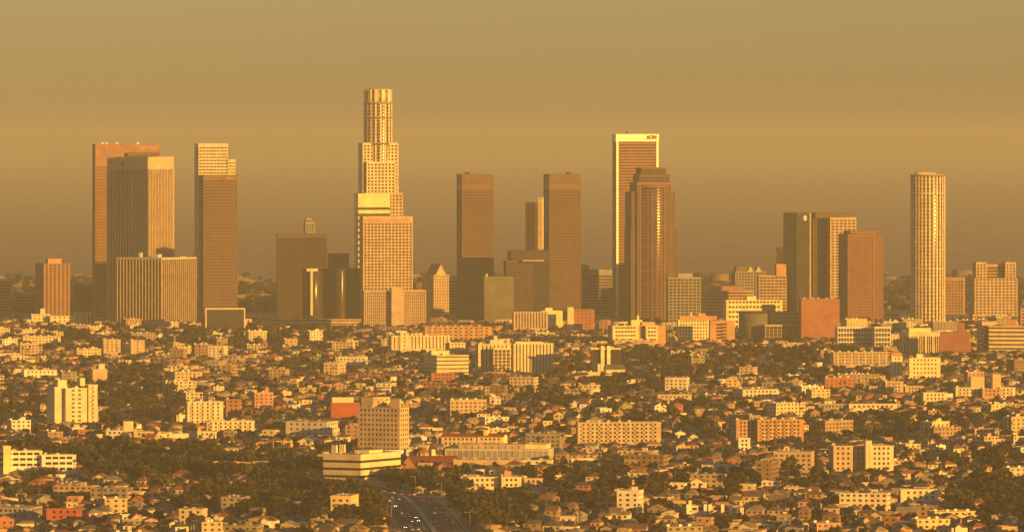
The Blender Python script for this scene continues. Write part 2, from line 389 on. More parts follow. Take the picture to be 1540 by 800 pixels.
b.frame(791, 812, 304, 0, 4, 2.6, 'gl', 'bronze', .6, 0, 3, b=20, kind='metal'); b.solid(809, 822, 297, 0, 'cream', dy=-4, b=16); b.done()
b = Bld('grey banded office block with one lit orange end bay', 'office block', 902, 9200, 8, 'office_block', ref='grey banded block')
b.frame(873, 885, 398, 0, 4, 8, 'gr', 'orange', 1, 2.2, 7, b=16); b.frame(883, 927, 405, .02, 4, 3.6, 'gl', 'grey', .5, 1.3, 8, dy=-14, b=30); b.done()
b = Bld('tall bronze tower outlined by a brilliant white top band and edge strips', 'skyscraper', 956, 9115, 14, 'skyscraper', group=G, ref='bronze tower with white edges')
v = b.vol(921, 990, 202, .05, b=20)
cx, cy, a, bb, z0, z1 = v
b.frame(0, 0, 0, fh=3.9, bay=6, core='gr', fr='granite', pw=0, sp=1.7, top=9.5, proud=.1, v=v)
P(b.root, 'top_band', 'panel', (cx, cy, z1 - 4.9), (a + 1.3, bb + 1.3, 9.8), C['white'])
for sx in (-1, 1): P(b.root, 'edge_strip', 'panel', (cx + sx * (a / 2 - 1.4), cy - bb / 2 - .3, (z0 + z1 - 10) / 2), (2.8, 1.2, z1 - z0 - 10), C['white'])
b.text('AON', 980, 207, 15.5, (cx, cy, a, bb + 1.4, z0, z1), 'red'); b.add('mast', 942.5, 944, 198, 203, 'dark', depth=1.5); b.done()
b = Bld('rounded steel tower stepping in near its top, before the bronze tower', 'skyscraper', 980, 8980, 12, 'skyscraper', group=G, ref='stepped steel tower')
b.drum(958, 1004, 278, 3.9, 20, 'gr', 'granite', .9, 1.8, 5, dy=14, squash=.7)
b.frame(940, 1018, 345, .03, 3.9, 3.4, 'gr', 'umber', 1.4, 1.4, 1.5, b=38, proud=.4)
b.frame(941, 1014, 288, .03, 3.9, 3.4, 'gr', 'umber', 1.4, 1.4, 1.5, b=37, proud=.4, pb=345)
b.frame(948, 1008, 274, .05, 3.9, 3.4, 'gl', 'brown', 1.0, 1.4, 4, b=44)
b.frame(953, 1006, 262, .05, 3.9, 3.4, 'gl', 'bronze', .6, 1.8, 4, b=36, pb=276); b.frame(957, 1001, 252, .05, 3.9, 3.4, 'gl', 'bronze', .6, 1.8, 3, b=30, pb=263)
b.done()
b = Bld('grey grid-fronted office block right of the stepped steel tower', 'office block', 1028, 8650, 6, 'office_block', ref='grey grid block')
b.frame(1003, 1053, 417, .05, 3.9, 5.2, 'gl', 'grey', 1.0, 1.3, 2); b.add('plant_room', 1018, 1042, 411, 418, 'grey', depth=12); b.done()
b = Bld('low pinkish office block with long horizontal bands above the yellow hospital', 'office block', 1094, 8800, 6, 'office_block', ref='pinkish banded block')
b.frame(1057, 1131, 437, .02, 4, 6, 'gr', 'pink', 0, 2.3, 2, b=30); b.add('plant_room', 1068, 1118, 430, 438, 'granite', depth=14); b.done()
b = Bld('hazy tower topped by a zigzag row of dark pitched gables', 'tower', 1125, 9250, 8, 'gabled_office', ref='zigzag-roofed tower')
b.frame(1101, 1150, 408, .1, 4, 4, 'gl', 'grey', 1.2, 1.5, 1.5)
for i in range(3): b.gable(1110 + i * 12, 1122 + i * 12, 411, 400, 0, 'pale', 'slate', dy=8, b=6, pb=413, over=.2)
b.add('roof_block', 1104, 1146, 401, 410, 'slate', depth=20); b.done()
b = Bld('pale lit block with an upper box, touching the black twin tower', 'office block', 1160, 9000, 8, 'office_block', ref='pale block by the black twin')
b.frame(1139, 1182, 414, .05, 4, 5, 'gr', 'tan', .8, 1.6, 2); b.add('upper_block', 1165, 1182, 397, 416, 'orange', depth=14); b.done()
b = Bld('black twin slab tower with a round emblem and a pale gridded right half', 'tower', 1232, 9050, 12, group=G, ref='black twin tower')
v = b.frame(1180, 1214, 320, .5, 3.9, 5, 'gl', 'dark', .4, .5, 2, dy=10, kind='metal', proud=.2)
b.add('pale_pier', 1212.5, 1218, 320, 480, 'tan', depth=24)
b.frame(1217, 1240, 320, .0, 3.9, 3, 'gl', 'bronze', .7, 0, 3, dy=-6, b=24, kind='metal')
b.frame(1240, 1286, 327, .0, 3.9, 5.6, 'gr', 'beige', 1.5, 1.6, 3, b=34)
b.add('roof_block', 1219, 1283, 319.5, 328, 'bronze', dy=-6, depth=28)
cx, cy, a, bb, z0, z1 = v
o = P(b.root, 'emblem', 'wall', (cx + a / 2 - 4.5, cy - bb / 2 - .5, z1 - 6.5), (4.6, 7.2, .5), C['white'], shape=cyl); o.rotation_euler = (math.pi / 2, 0, 0)
o = P(b.root, 'emblem_bar', 'wall', (cx + a / 2 - 4.5, cy - bb / 2 - .85, z1 - 6.5), (3, .3, .8), C['dark']); b.done()
b = Bld('small black box tower stuck to the left side of the black twin', 'tower', 1175, 9300, 5, 'small_tower')
b.frame(1168, 1183, 372, 0, 4, 5, 'gl', 'dark', 0, .6, 3, b=20); b.done()
b = Bld('red-brown granite tower with a dark left side and stepped right shoulder', 'tower', 1295, 8820, 12, group=G, ref='red-brown granite tower')
b.frame(1263, 1313, 352, .22, 3.9, 3.4, 'gr', 'maroon', 1.5, 1.9, 3); b.frame(1270, 1319, 347, .1, 3.9, 3.4, 'gr', 'maroon', 1.5, 1.9, 3, dy=-6, b=34)
b.frame(1311, 1327, 355, 0, 3.9, 3.4, 'gr', 'maroon', 1.2, 1.6, 3, dy=-8, b=24)
b.solid(1288, 1292, 350, 0, 'brown', dy=19, b=2.4, name='groove', para=0); b.done()
b = Bld('round white tower of stacked window rings, tallest at the right', 'skyscraper', 1395, 8540, 12, 'round_tower', group=G, ref='round white tower')
cx, cy, w, _, z0, z1 = b.drum(1369, 1422, 262, 4.6, 28, 'gr', 'cream', 1.9, 1.9, 3, squash=.8)
for zz in (24, 118): P(b.root, 'floor_band', 'wall', (cx, cy, z1 - zz), (w + .1, w * .8 + .1, 3.0), C['yellow'], shape=cyl)
b.add('plant_room', 1376, 1408, 259.5, 263, 'tan', depth=14); b.done()
b = Bld('pinkish beige hazy block directly right of the round white tower', 'office block', 1436, 9250, -8, 'office_block', ref='pinkish hazy block')
b.frame(1421, 1451, 417, .1, 4, 4, 'gr', 'pink', 1.4, 1.8, 5); b.done()
b = Bld('broad tan office tower with a dark notch between two top corners', 'tower', 1494, 8900, 8, 'notched_tower', ref='notched tan tower')
b.frame(1459, 1528, 418, .08, 3.9, 5, 'gr', 'tan', 1.8, 1.7, 1); b.frame(1464, 1482, 394, .1, 3.9, 4, 'gr', 'tan', 1.6, 1.7, 3, b=22, pb=420)
b.frame(1508, 1526, 394, 0, 3.9, 4, 'gr', 'tan', 1.6, 1.7, 3, b=22, pb=420); b.frame(1480, 1510, 397, 0, 3.9, 30, 'gr', 'pink', 0, 1.5, 4, b=14, pb=420, dy=-3); b.done()
b = Bld('narrow tan block cut off by the right edge of the photo', 'office block', 1541, 8500, 5, 'office_block', ref='right edge block')
b.frame(1534, 1556, 464, .05, 4, 5, 'gr', 'orange', 1.5, 1.8, 2); b.done()
b = Bld('lit orange roof cluster building between the granite tower and round tower', 'office block', 1346, 9000, 5, 'office_block')
b.frame(1330, 1352, 470, .1, 4, 4, 'gr', 'tan', 0, 1.6, 2); b.add('rooftop_box', 1331, 1338, 465, 471, 'orange', depth=8); b.add('rooftop_box', 1340, 1344, 464, 471, 'orange', depth=6); b.done()

# ------------------------------------------------------------------ mid-distance buildings
def simple(lab, cat, p0, p1, pt, pb, rot=12, split=.12, c='cream', win='grid', ref=None, name='apartment_building', extras=(), **k):
    b = Bld(lab, cat, (p0 + p1) / 2, 0, rot, name, None, pyb=pb, ref=ref)
    b.solid(p0, p1, pt, split, c, win, **k)
    for e in extras: b.add(*e)
    b.done(pb); return b
simple('blank brick-red windowless box building left of the red-brown granite tower', 'warehouse', 1201, 1262, 449, 511, 6, .02, 'brick', None, 'brick-red box', 'blank_box_building', b=24)
b = Bld('bright yellow hospital slab with ribbon windows and a roof box', 'hospital', 1132, 8500, 10, 'hospital', ref='bright yellow hospital slab')
b.solid(1088, 1176, 451, .05, 'yellow', 'grid', fh=6, bay=4.4, ww=3, wh=2.6, b=18); b.add('plant_room', 1121, 1137, 445.5, 452, 'yellow', depth=10); b.done()
b = Bld('tan hospital with a dark rounded flank and a lit right wing', 'hospital', 1158, 8120, 12, 'hospital', ref='tan rounded hospital')
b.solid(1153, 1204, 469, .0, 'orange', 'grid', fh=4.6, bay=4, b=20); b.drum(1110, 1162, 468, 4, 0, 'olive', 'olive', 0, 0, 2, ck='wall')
b.add('upper_block', 1146, 1166, 458, 470, 'orange', depth=14); b.frame(1147, 1199, 488, .0, 4, 5, 'gl', 'tan', .5, .4, 2, b=14, dy=22); b.done(525)
simple('cream clinic with rows of square windows and a long roof parapet', 'clinic', 1018, 1066, 480, 511, 10, .03, 'yellow', 'grid', 'cream clinic', 'clinic', (('plant_room', 1020, 1078, 475, 481, 'orange'), ('plant_room', 1048, 1061, 471, 476, 'orange'), ('chimney', 1038, 1040, 470, 476, 'cream', 0, 2)), fh=3.9, bay=3.4, ww=1.7, wh=2)
b = simple('tan wing with five dark slots, joined right of the cream clinic', 'clinic', 1066, 1105, 482, 513, 10, .02, 'orange', None, 'tan slotted wing', 'clinic')
for i in range(5): b.add('window_slot', 1083.5, 1093, 486 + i * 5, 488.6 + i * 5, 'gl', 9, .5, 'glass')
b = Bld('large yellow hospital with two gleaming banded window bays', 'hospital', 960, 7700, 10, 'hospital', ref='large yellow hospital')
b.solid(914, 1001, 489, .02, 'orange', None, b=22)
for p0, p1 in ((920, 960), (970, 989)): b.solid(p0, p1, 490, 0, 'yellow', 'grid', fh=4.3, bay=3.4, ww=2.7, wh=1.8, b=6, dy=12)
b.solid(921, 988, 511, 0, 'tan', 'grid', fh=5, bay=9, ww=3, wh=1.1, b=12, dy=24)
b.add('penthouse', 947, 966, 481, 490, 'yellow', depth=10); b.add('chimney', 957, 961, 474, 482, 'yellow', depth=4); b.add('penthouse', 963, 985, 484, 490, 'beige', depth=10); b.done(538)
b = Bld('long cream hospital with tall vertical window slots and flagged roof box', 'hospital', 632, 7500, 12, 'hospital', ref='long cream hospital')
b.solid(583, 677, 504, .05, 'cream', 'strip', bay=3.9, ww=1.1, b=22); b.solid(600, 615, 500, 0, 'cream', 'grid', fh=4, bay=5, b=8, dy=12)
b.solid(672, 700, 515, 0, 'cream', 'grid', b=16); b.add('plant_room', 593, 612, 497, 505, 'cream', depth=10); b.done(535)
simple('terraced white block with dark bands below the long cream hospital', 'clinic', 637, 705, 533, 556, 20, .3, 'cream', 'band', 'terraced white block', 'clinic', (('plant_room', 645, 676, 527, 534, 'cream'),), fh=4, wh=1.5)
b = Bld('cream tower block with paired vertical slots and a stepped top', 'office block', 741, 7150, 14, 'office_block', ref='cream slotted block')
b.solid(714, 768, 517, .1, 'cream', 'strip', bay=4.2, ww=1.4); b.add('penthouse', 733, 757, 511, 518, 'cream', depth=12); b.add('penthouse', 740, 748, 505, 512, 'cream', depth=8)
b.frame(741, 767, 523, 0, 3.6, 4.5, 'gr', 'cream', .8, .6, 2, dy=18, b=5); b.done(557)
simple('cream office with twelve dark vertical slots right of its taller neighbour', 'office block', 770, 832, 516, 556, 10, .04, 'cream', 'strip', 'twelve-slot cream office', 'office_block', (('plant_room', 773, 815, 513.5, 517, 'yellow'),), bay=3.5, ww=1.2)
b = Bld('dark glass office pair split by a tall bright white stair tower', 'office block', 911, 7000, 6, 'office_block', ref='dark glass pair')
b.frame(888, 934, 524, .04, 3.4, 30, 'gl', 'dark', 0, .4, 1.6, b=22); b.add('roof_slab', 888, 934, 523, 525.5, 'yellow', dy=12, depth=2)
b.add('stair_tower', 912.5, 918, 520, 548, 'white', dy=13, depth=3); b.add('stair_tower', 903, 909, 520, 560, 'yellow', dy=13, depth=4); b.done(560)
b = Bld('pale church-like hall with a long dark roof below the stair tower', 'church', 898, 6850, 10, 'church', ref='pale long hall')
b.gable(908, 940, 555, 549, .0, 'cream', 'slate', b=14, along='x'); b.solid(857, 903, 559, 0, 'cream', 'strip', bay=5, ww=1.6, b=14, dy=6); b.add('belfry', 898, 903, 547, 560, 'cream', dy=6, depth=4); b.done(573)
b = Bld('white gridded office with four window rows left of the ribbed cream cube', 'office block', 1284, 7950, 6, 'office_block', ref='white gridded office')
b.frame(1257, 1311, 491, .01, 5.4, 3.4, 'gr', 'white', .6, 1.3, 2, b=18); b.done(520)
b = Bld('short white gridded annex standing beside the longer gridded office', 'office block', 1325, 7930, 6, 'office_block')
b.frame(1313, 1338, 491, .01, 5.4, 3.4, 'gr', 'white', .6, 1.3, 2, b=18); b.done(520)
b = Bld('ribbed cream office cube with a plain yellow cap', 'office block', 1384, 7500, 5, 'ribbed_office', ref='ribbed cream cube')
cx, cy, a, bb, z0, z1 = b.frame(1354, 1413, 499, .01, 4, 2.1, 'gr', 'cream', .75, 0, 4.5, b=26); b.add('plant_room', 1365, 1400, 493, 500, 'yellow', depth=14)
for i in range(6): P(b.root, 'wide_pier', 'wall', (cx - a / 2 + a * i / 5, cy - bb / 2 - .9, (z0 + z1 - 4.5) / 2), (1.2, 1.0, z1 - z0 - 4.5), C['yellow'])
b.done(535)
simple('plain brick-red block with a stair box, right of the ribbed cream cube', 'warehouse', 1413, 1460, 499, 538, -8, .06, 'brick', None, 'brick-red stair block', 'blank_box_building', (('stair_box', 1440, 1451, 485, 500, 'brick'),), b=20)
simple('long tan apartment slab with many small balconies and a pale end wall', 'apartments', 1250, 1340, 529, 556, 8, .03, 'tan', 'balc', 'long balcony slab', 'apartment_building', (('end_wall', 1249, 1254, 527, 556, 'beige', 6, 4),), fh=3.1, bay=3.6)
simple('narrow yellow apartment tower joined to the balcony slab', 'apartments', 1339, 1357, 536, 566, 8, .05, 'yellow', 'grid', 'narrow yellow apartments', 'apartment_building', (('roof_band', 1338, 1356, 530, 537, 'orange'),), fh=3.6)
simple('bright yellow apartment house with a rounded entrance top, below the ribbed cube', 'apartments', 1366, 1414, 538, 568, 6, .02, 'yellow', 'grid', 'bright yellow apartments', 'apartment_building', (('roof_tower', 1377, 1388, 532, 539, 'yellow'),), fh=4.2, bay=3.6)
simple('white banded office wing at the right edge', 'office block', 1486, 1556, 490, 528, -10, .1, 'cream', 'band', 'banded edge wing', 'office_block', (('plant_room', 1512, 1530, 480, 491, 'orange'),), fh=4.6, wh=1.8)
simple('dark terraced block left of the white banded edge wing', 'office block', 1470, 1512, 489, 526, 12, .2, 'olive', 'band', 'dark terraced block', 'office_block', (('plant_room', 1474, 1500, 483, 490, 'tan'),), fh=4.4, wh=2)
b = Bld('large tan apartment complex of four wings with brick recesses', 'apartments', 1350, 6300, 10, 'apartment_complex', ref='large tan apartment complex')
b.solid(1302, 1330, 580, .05, 'tan', 'grid', fh=3.1, bay=3, b=16); b.solid(1327, 1358, 573, 0, 'beige', 'balc', fh=3.1, bay=3, b=14, dy=6); b.solid(1356, 1388, 580, 0, 'tan', 'grid', fh=3.1, bay=3, b=16); b.done(608)
simple('cream three-storey apartments right of the large tan complex', 'apartments', 1386, 1424, 590, 612, 10, .04, 'cream', 'grid', None, fh=3.2, bay=3.4)
b = Bld('stepped cream apartment complex with a raised centre near the right edge', 'apartments', 1479, 6200, 8, 'apartment_complex', ref='stepped cream complex')
b.solid(1433, 1478, 582, .03, 'cream', 'balc', fh=3.1, bay=3.4, b=15); b.solid(1474, 1506, 584, 0, 'pink', 'grid', fh=3.1, bay=3.6, b=12, dy=8); b.solid(1500, 1526, 582, 0, 'cream', 'balc', fh=3.1, bay=3.4, b=15)
b.add('roof_tower', 1457, 1480, 566, 583, 'beige', depth=10); b.add('roof_tower', 1490, 1505, 562, 585, 'beige', depth=10); b.done(610)
b = Bld('long salmon apartment building with dark window recesses', 'apartments', 1157, 5500, 6, 'apartment_building', ref='long salmon apartments')
b.solid(1104, 1138, 631, .03, 'pink', 'grid', fh=3, bay=3, b=14); b.solid(1136, 1208, 630, 0, 'orange', 'balc', fh=3, bay=3.2, b=14, dy=5); b.done(656)
b = Bld('white six-storey block of two wings amid dark trees at left', 'apartments', 107, 5800, 22, 'apartment_building', ref='white six-storey block')
b.solid(69, 98, 581, .3, 'cream', None, b=22); b.solid(92, 131, 583, .02, 'cream', 'grid', fh=3.6, bay=5.6, b=12, dy=4, ww=2.6); b.solid(126, 147, 578, 0, 'cream', 'balc', fh=3.6, bay=4.4, b=12, dy=-2)
b.add('roof_tower', 81, 101, 571, 583, 'cream', depth=10); b.add('roof_tower', 117, 128, 568, 580, 'yellow', depth=6); b.done(635)
b = Bld('long irregular cream apartment range on a rise at left', 'apartments', 235, 5350, 8, 'apartment_building', ref='long cream range')
b.solid(143, 158, 652, 0, 'cream', 'grid', b=14, fh=3); b.solid(156, 200, 646, .02, 'pale', 'grid', b=16, fh=3); b.solid(198, 232, 648, 0, 'tan', 'grid', b=16, fh=3, dy=4)
b.solid(230, 296, 651, 0, 'cream', 'balc', b=14, fh=3, dy=8); b.solid(294, 326, 648, 0, 'cream', 'balc', b=14, fh=3, dy=12); b.add('water_tank_house', 184, 201, 633, 648, 'cream', depth=9); b.done(670)
b = Bld('white modern school with ribbon windows at the left edge', 'school', 55, 4900, 8, 'school_building', ref='white ribbon-window school')
b.solid(-8, 64, 677, .0, 'white', 'grid', fh=3.9, bay=5, ww=4, wh=1.8, b=14); b.solid(60, 115, 683, 0, 'white', 'grid', fh=3.9, bay=5, ww=4, wh=1.8, b=14)
b.solid(3, 17, 670, 0, 'yellow', None, b=10, dy=8); b.done(712)
b = Bld('old twelve-storey tan tower with one bright right face', 'office tower', 578, 5250, 64, 'old_office_tower', ref='old tan tower')
b.solid(538, 615, 612, .6, 'beige', 'grid', fh=3.7, bay=3.3, ww=1.2, wh=1.9, b=36); b.add('roof_tower', 545, 562, 597, 613, 'tan', depth=10); b.add('roof_tower', 588, 602, 600, 613, 'beige', depth=8); b.done(672)
simple('red-walled block with a cream roof storey, left of the old tan tower', 'office block', 496, 541, 605, 628, 8, .03, 'red', None, 'red-walled block', 'office_block', (('roof_storey', 498, 532, 597, 606, 'cream'),))
simple('pale apartment block with staggered round-cornered windows and bright right end', 'apartments', 430, 508, 633, 661, -20, .2, 'pale', 'grid', 'pale staggered block', fh=3.8, bay=5)
b = Bld('angular modern building with long black ribbon bands, corner toward viewer', 'office building', 543, 4795, 62, 'modern_office', ref='angular banded office')
b.solid(487, 602, 680, .6, 'cream', 'band', fh=5.2, wh=1.7, z_top=4.2, b=30, para=.6); b.add('plant_room', 533, 575, 676, 683, 'yellow', depth=12); b.add('plant_room', 500, 506, 669, 683, 'cream', depth=4); b.add('plant_room', 512, 518, 668, 683, 'cream', depth=4); b.done(712)
b = Bld('brick church with a steep red roof and an arcaded lantern tower', 'church', 640, 4865, 12, 'church', ref='red-roofed church')
b.gable(600, 690, 702, 686, .0, 'brick', 'wine', b=22, along='x', over=1.2, win=1); b.gable(594, 628, 703, 686, .0, 'brick', 'brown', b=16, along='y', dy=14)
b.add('parish_hall', 607, 622, 675, 700, 'cream', depth=10, dy=-14); b.add('parish_hall', 645, 655, 675, 700, 'yellow', depth=10, dy=-14)
cx, cy, w, _, z0, z1 = b.drum(626, 644, 679, 4, 8, 'brick', 'cream', .7, 0, .8, ck='wall', dy=-6)
V = [(w * .6 * math.cos(i * math.pi / 4), w * .6 * math.sin(i * math.pi / 4), z1) for i in range(8)] + [(0, 0, z1 + 3.6)]
link('roof', mesh_from('cone_roof', V, [(i, (i + 1) % 8, 8) for i in range(8)] + [tuple(range(8))[::-1]], M['roof']), b.root, (cx, cy, 0), 0, None, C['red']); b.done(722)
b = Bld('white mission-style school with a red tile roof and rows of arched windows', 'school', 713, 5350, -14, 'school_building', ref='white mission-style school')
b.gable(664, 722, 656, 652, 0, 'cream', 'red', b=14, along='x', win=1); b.gable(718, 763, 656, 652, 0, 'yellow', 'red', b=14, along='x', win=1, dy=6); b.add('bell_tower', 727, 735, 646, 664, 'yellow', dy=8, depth=5); b.done(682)
b = Bld('long low grey works building with vertical seams and a bright yellow end', 'works building', 750, 5080, -10, 'works_building', ref='long grey works building')
b.frame(670, 832, 674, .06, 30, 4.2, 'grey', 'pale', .5, 0, 1.2, b=22, proud=.2); b.solid(690, 796, 667, 0, 'tan', 'strip', b=16, dy=-6, bay=5, ww=.6); b.solid(790, 828, 667, 0, 'yellow', None, b=18, dy=-2); b.done(695)
b = Bld('low tan retaining hall with a bright cream canopy on its right', 'hall', 765, 4830, -6, 'low_hall', ref='low tan hall')
b.solid(682, 790, 690, .02, 'beige', None, b=16); b.solid(768, 832, 691, 0, 'yellow', 'grid', b=14, dy=-3, fh=3.6, bay=7, ww=5, rows=1, z_top=2.4); b.done(708)
b = Bld('cream three-storey apartments with paired windows behind tall trees, centre', 'apartments', 725, 4650, 6, 'apartment_building', ref='cream paired-window apartments')
b.solid(690, 750, 716, .02, 'cream', 'grid', fh=3.4, bay=3.4, b=16); b.solid(751, 784, 716, 0, 'cream', 'grid', fh=3.4, bay=3, b=14, dy=4); b.solid(785, 816, 718, 0, 'beige', 'grid', fh=3.4, bay=3, b=14); b.add('stair_box', 757, 769, 708, 718, 'orange', depth=6); b.done(740)
b = Bld('grey-tan apartment building with a bright central stair tower, lower right', 'apartments', 1295, 4960, 8, 'apartment_building', ref='grey apartments with stair tower')
b.solid(1248, 1282, 669, .04, 'tan', 'grid', fh=3.6, bay=3.8, b=16); b.solid(1280, 1304, 670, 0, 'tan', 'grid', fh=3.6, bay=3.6, b=12, dy=-6); b.solid(1302, 1343, 669, 0, 'cream', 'grid', fh=3.6, bay=3.3, b=16, dy=4)
b.add('stair_tower', 1300, 1311, 662, 705, 'cream', dy=10, depth=6); b.done(706)
b = Bld('cream apartments with white corner piers and dark balconies, bottom right', 'apartments', 1075, 4340, 8, 'apartment_building', ref='white-piered apartments')
b.solid(1032, 1062, 759, .04, 'cream', 'balc', fh=3.2, bay=4.2, ww=3, b=12); b.solid(1060, 1102, 759, 0, 'tan', 'balc', fh=3.2, bay=3.6, b=14, dy=-2); b.solid(1100, 1118, 762, 0, 'cream', 'grid', fh=3.2, bay=3, b=12, dy=2)
for q in (1033, 1059, 1066, 1085, 1098): b.add('corner_pier', q, q + 3, 758, 780, 'white', dy=8, depth=2)
b.add('roof_storey', 1072, 1096, 754, 760, 'brick', depth=8); b.add('chimney', 1035, 1040, 752, 760, 'cream', depth=2); b.done(782)
simple('tan windowless cube block up left, just over the white six-storey block', 'office block', 133, 162, 554, 578, 14, .25, 'tan', None, None, 'office_block', (('roof_tower', 146, 158, 547, 555, 'cream'),))
simple('beige apartment block with a column of windows above the dark trees, left', 'apartments', 247, 305, 558, 580, 20, .3, 'beige', 'grid', 'beige block above trees', fh=3.2, bay=4)
simple('brown brick block with a busy roof, below the long cream hospital', 'apartments', 647, 684, 560, 588, 8, .04, 'brick', 'grid', 'brown brick block', 'apartment_building', (('plant_room', 655, 675, 555, 561, 'cream'),), fh=3.4, bay=3.4)
simple('long low school with a dark dotted roof left of the brown brick block', 'school', 570, 646, 578, 590, 6, .02, 'cream', 'grid', None, 'school_building', (('roof_slab', 569, 645, 574, 579, 'slate'),), fh=3.4, bay=5, ww=3)
simple('orange-tan row apartments with dark gaps on the skyline, centre', 'apartments', 637, 740, 491, 516, 6, .02, 'orange', 'balc', 'orange row apartments', fh=3.8, bay=6, ww=2.6, b=16)
simple('pale louvred low block right of the pale olive cube', 'office block', 770, 824, 469, 497, 8, .02, 'tan', 'strip', None, 'office_block', bay=3.6, ww=1.4, b=14)
simple('bright white stepped box below the right brown tower', 'office block', 812, 846, 467, 495, 8, .03, 'yellow', None, 'bright white stepped box', 'office_block', (('upper_block', 819, 831, 463, 468, 'yellow'),), b=16)
simple('round-shouldered brick block with a white stair strip at its left', 'apartments', 854, 894, 465, 497, 6, .02, 'brick', 'grid', 'brick block with white strip', 'apartment_building', (('stair_tower', 853, 863, 462, 495, 'cream', 12, 4),), fh=4, bay=5, b=18)
simple('low white hall with a portal frame right of the squat finned block', 'hall', 286, 324, 470, 486, 8, .02, 'yellow', 'strip', 'low portal hall', 'low_hall', bay=3.2, ww=.9, b=14)
b = Bld('open concrete portal frame with dark glass below the dark tower', 'hall', 342, 8500, 6, 'portal_building')
b.frame(308, 368, 463, .01, 40, 60, 'dark', 'cream', 1.6, 0, 1.8, b=18); b.done(487)
b = Bld('long stepped white hall with a roof box, under the reddish condo tower', 'hall', 92, 8700, 8, 'low_hall', ref='long white hall')
b.solid(46, 76, 472, .02, 'cream', 'grid', b=14, fh=4, bay=5); b.solid(74, 112, 475, 0, 'yellow', 'grid', b=14, dy=6, fh=4.4, bay=6, ww=2.4); b.solid(110, 138, 471, 0, 'cream', 'strip', b=14, dy=2)
b.add('roof_box', 60, 68, 464, 473, 'cream', depth=6); b.add('roof_box', 118, 124, 468, 472, 'tan', depth=5); b.done()
simple('low cream deck building running below the mirrored round hotel', 'hall', 398, 560, 480, 490, 6, .02, 'beige', 'band', 'long cream deck', 'low_hall', fh=4, wh=1.2, b=16)
simple('brown-tan apartment row of gabled bays in the right centre', 'apartments', 866, 994, 634, 656, 6, .02, 'tan', 'balc', 'brown bay-fronted row', fh=3.2, bay=3.6, b=14)
simple('white corner apartments in front of the dark wooded hill at right', 'apartments', 1102, 1171, 584, 610, 12, .2, 'cream', 'grid', 'white corner apartments', fh=3.2, bay=3.6)
simple('grey-brown three-part apartments left of the white corner apartments', 'apartments', 987, 1040, 593, 614, 8, .03, 'tan', 'balc', None, fh=3.1, bay=3.6)
simple('low ribbed terrace of cream townhouses with red gaps, right side', 'townhouses', 1275, 1349, 607, 626, 6, .02, 'cream', 'balc', 'ribbed townhouse terrace', fh=3.2, bay=4, ww=2)
simple('dark garage block left of the cream townhouses terrace', 'garage', 1229, 1275, 607, 626, 6, .02, 'grey', 'grid', None, 'garage_block', fh=3, bay=3)
simple('tan hall with a deep dark arch, upper left rows', 'hall', 175, 198, 498, 510, 8, .05, 'beige', 'grid', None, 'low_hall', bay=8, ww=4)
simple('bright orange-red house block among trees, lower left', 'apartments', 68, 124, 764, 786, 8, .05, 'red', 'grid', 'orange-red lower house', fh=3.1, bay=4.2, roof='red')
simple('grey-tan long apartments at the bottom left corner', 'apartments', -6, 62, 761, 782, -14, .2, 'grey', 'grid', 'grey corner apartments', fh=3.1, bay=3)
simple('cream flat-roofed house block with square windows, low right', 'apartments', 1352, 1414, 735, 756, 6, .03, 'cream', 'grid', 'cream low-right block', fh=3.4, bay=4)
simple('white garage-like box with two window rows, right of centre', 'apartments', 1109, 1128, 658, 674, 6, .05, 'white', 'grid', 'small white box', fh=3, bay=3)
simple('pale long apartment slab with small windows right of centre', 'apartments', 1055, 1110, 698, 716, -10, .1, 'pale', 'grid', 'pale long slab', fh=3, bay=3.2)
simple('orange-red low block beside the pale long slab', 'apartments', 1030, 1066, 705, 716, 5, .04, 'rust', None, None)
simple('cream arcaded strip of shops below the grey works building, centre right', 'shops', 858, 896, 663+26, 704, 5, .03, 'yellow', 'band', None, 'shop_strip', fh=5, wh=1.4)
simple('white L-shaped block among houses, upper left', 'apartments', 30, 92, 505, 516, 10, .1, 'cream', 'grid', 'white upper-left block', fh=3.4, bay=4)
simple('twin white apartment cubes left of the tan cube block', 'apartments', 32, 86, 556, 572, 12, .1, 'white', 'grid', 'twin white cubes', fh=3.6, bay=4)
simple('light three-storey box with a dark left flank in the upper left', 'apartments', 152, 182, 510, 527, 10, .15, 'beige', 'grid', None, fh=3.6, bay=5)
simple('light box with two windows right of a similar one in the upper left', 'apartments', 194, 218, 511, 527, 10, .15, 'beige', 'grid', None, fh=3.6, bay=8)
simple('cream cottage rows with white eaves, left of the pale staggered block', 'apartments', 308, 383, 632, 647, 8, .05, 'cream', 'balc', 'cream cottage row', fh=3, bay=4)
simple('white balcony apartments over a cream wall, left centre', 'apartments', 278, 336, 603, 628, 10, .08, 'cream', 'balc', 'white balcony apartments', fh=3, bay=4.4)
simple('rust-red tower house joined to the white balcony apartments', 'apartments', 338, 363, 600, 622, 8, .1, 'rust', 'grid', None, fh=3.4, bay=4)

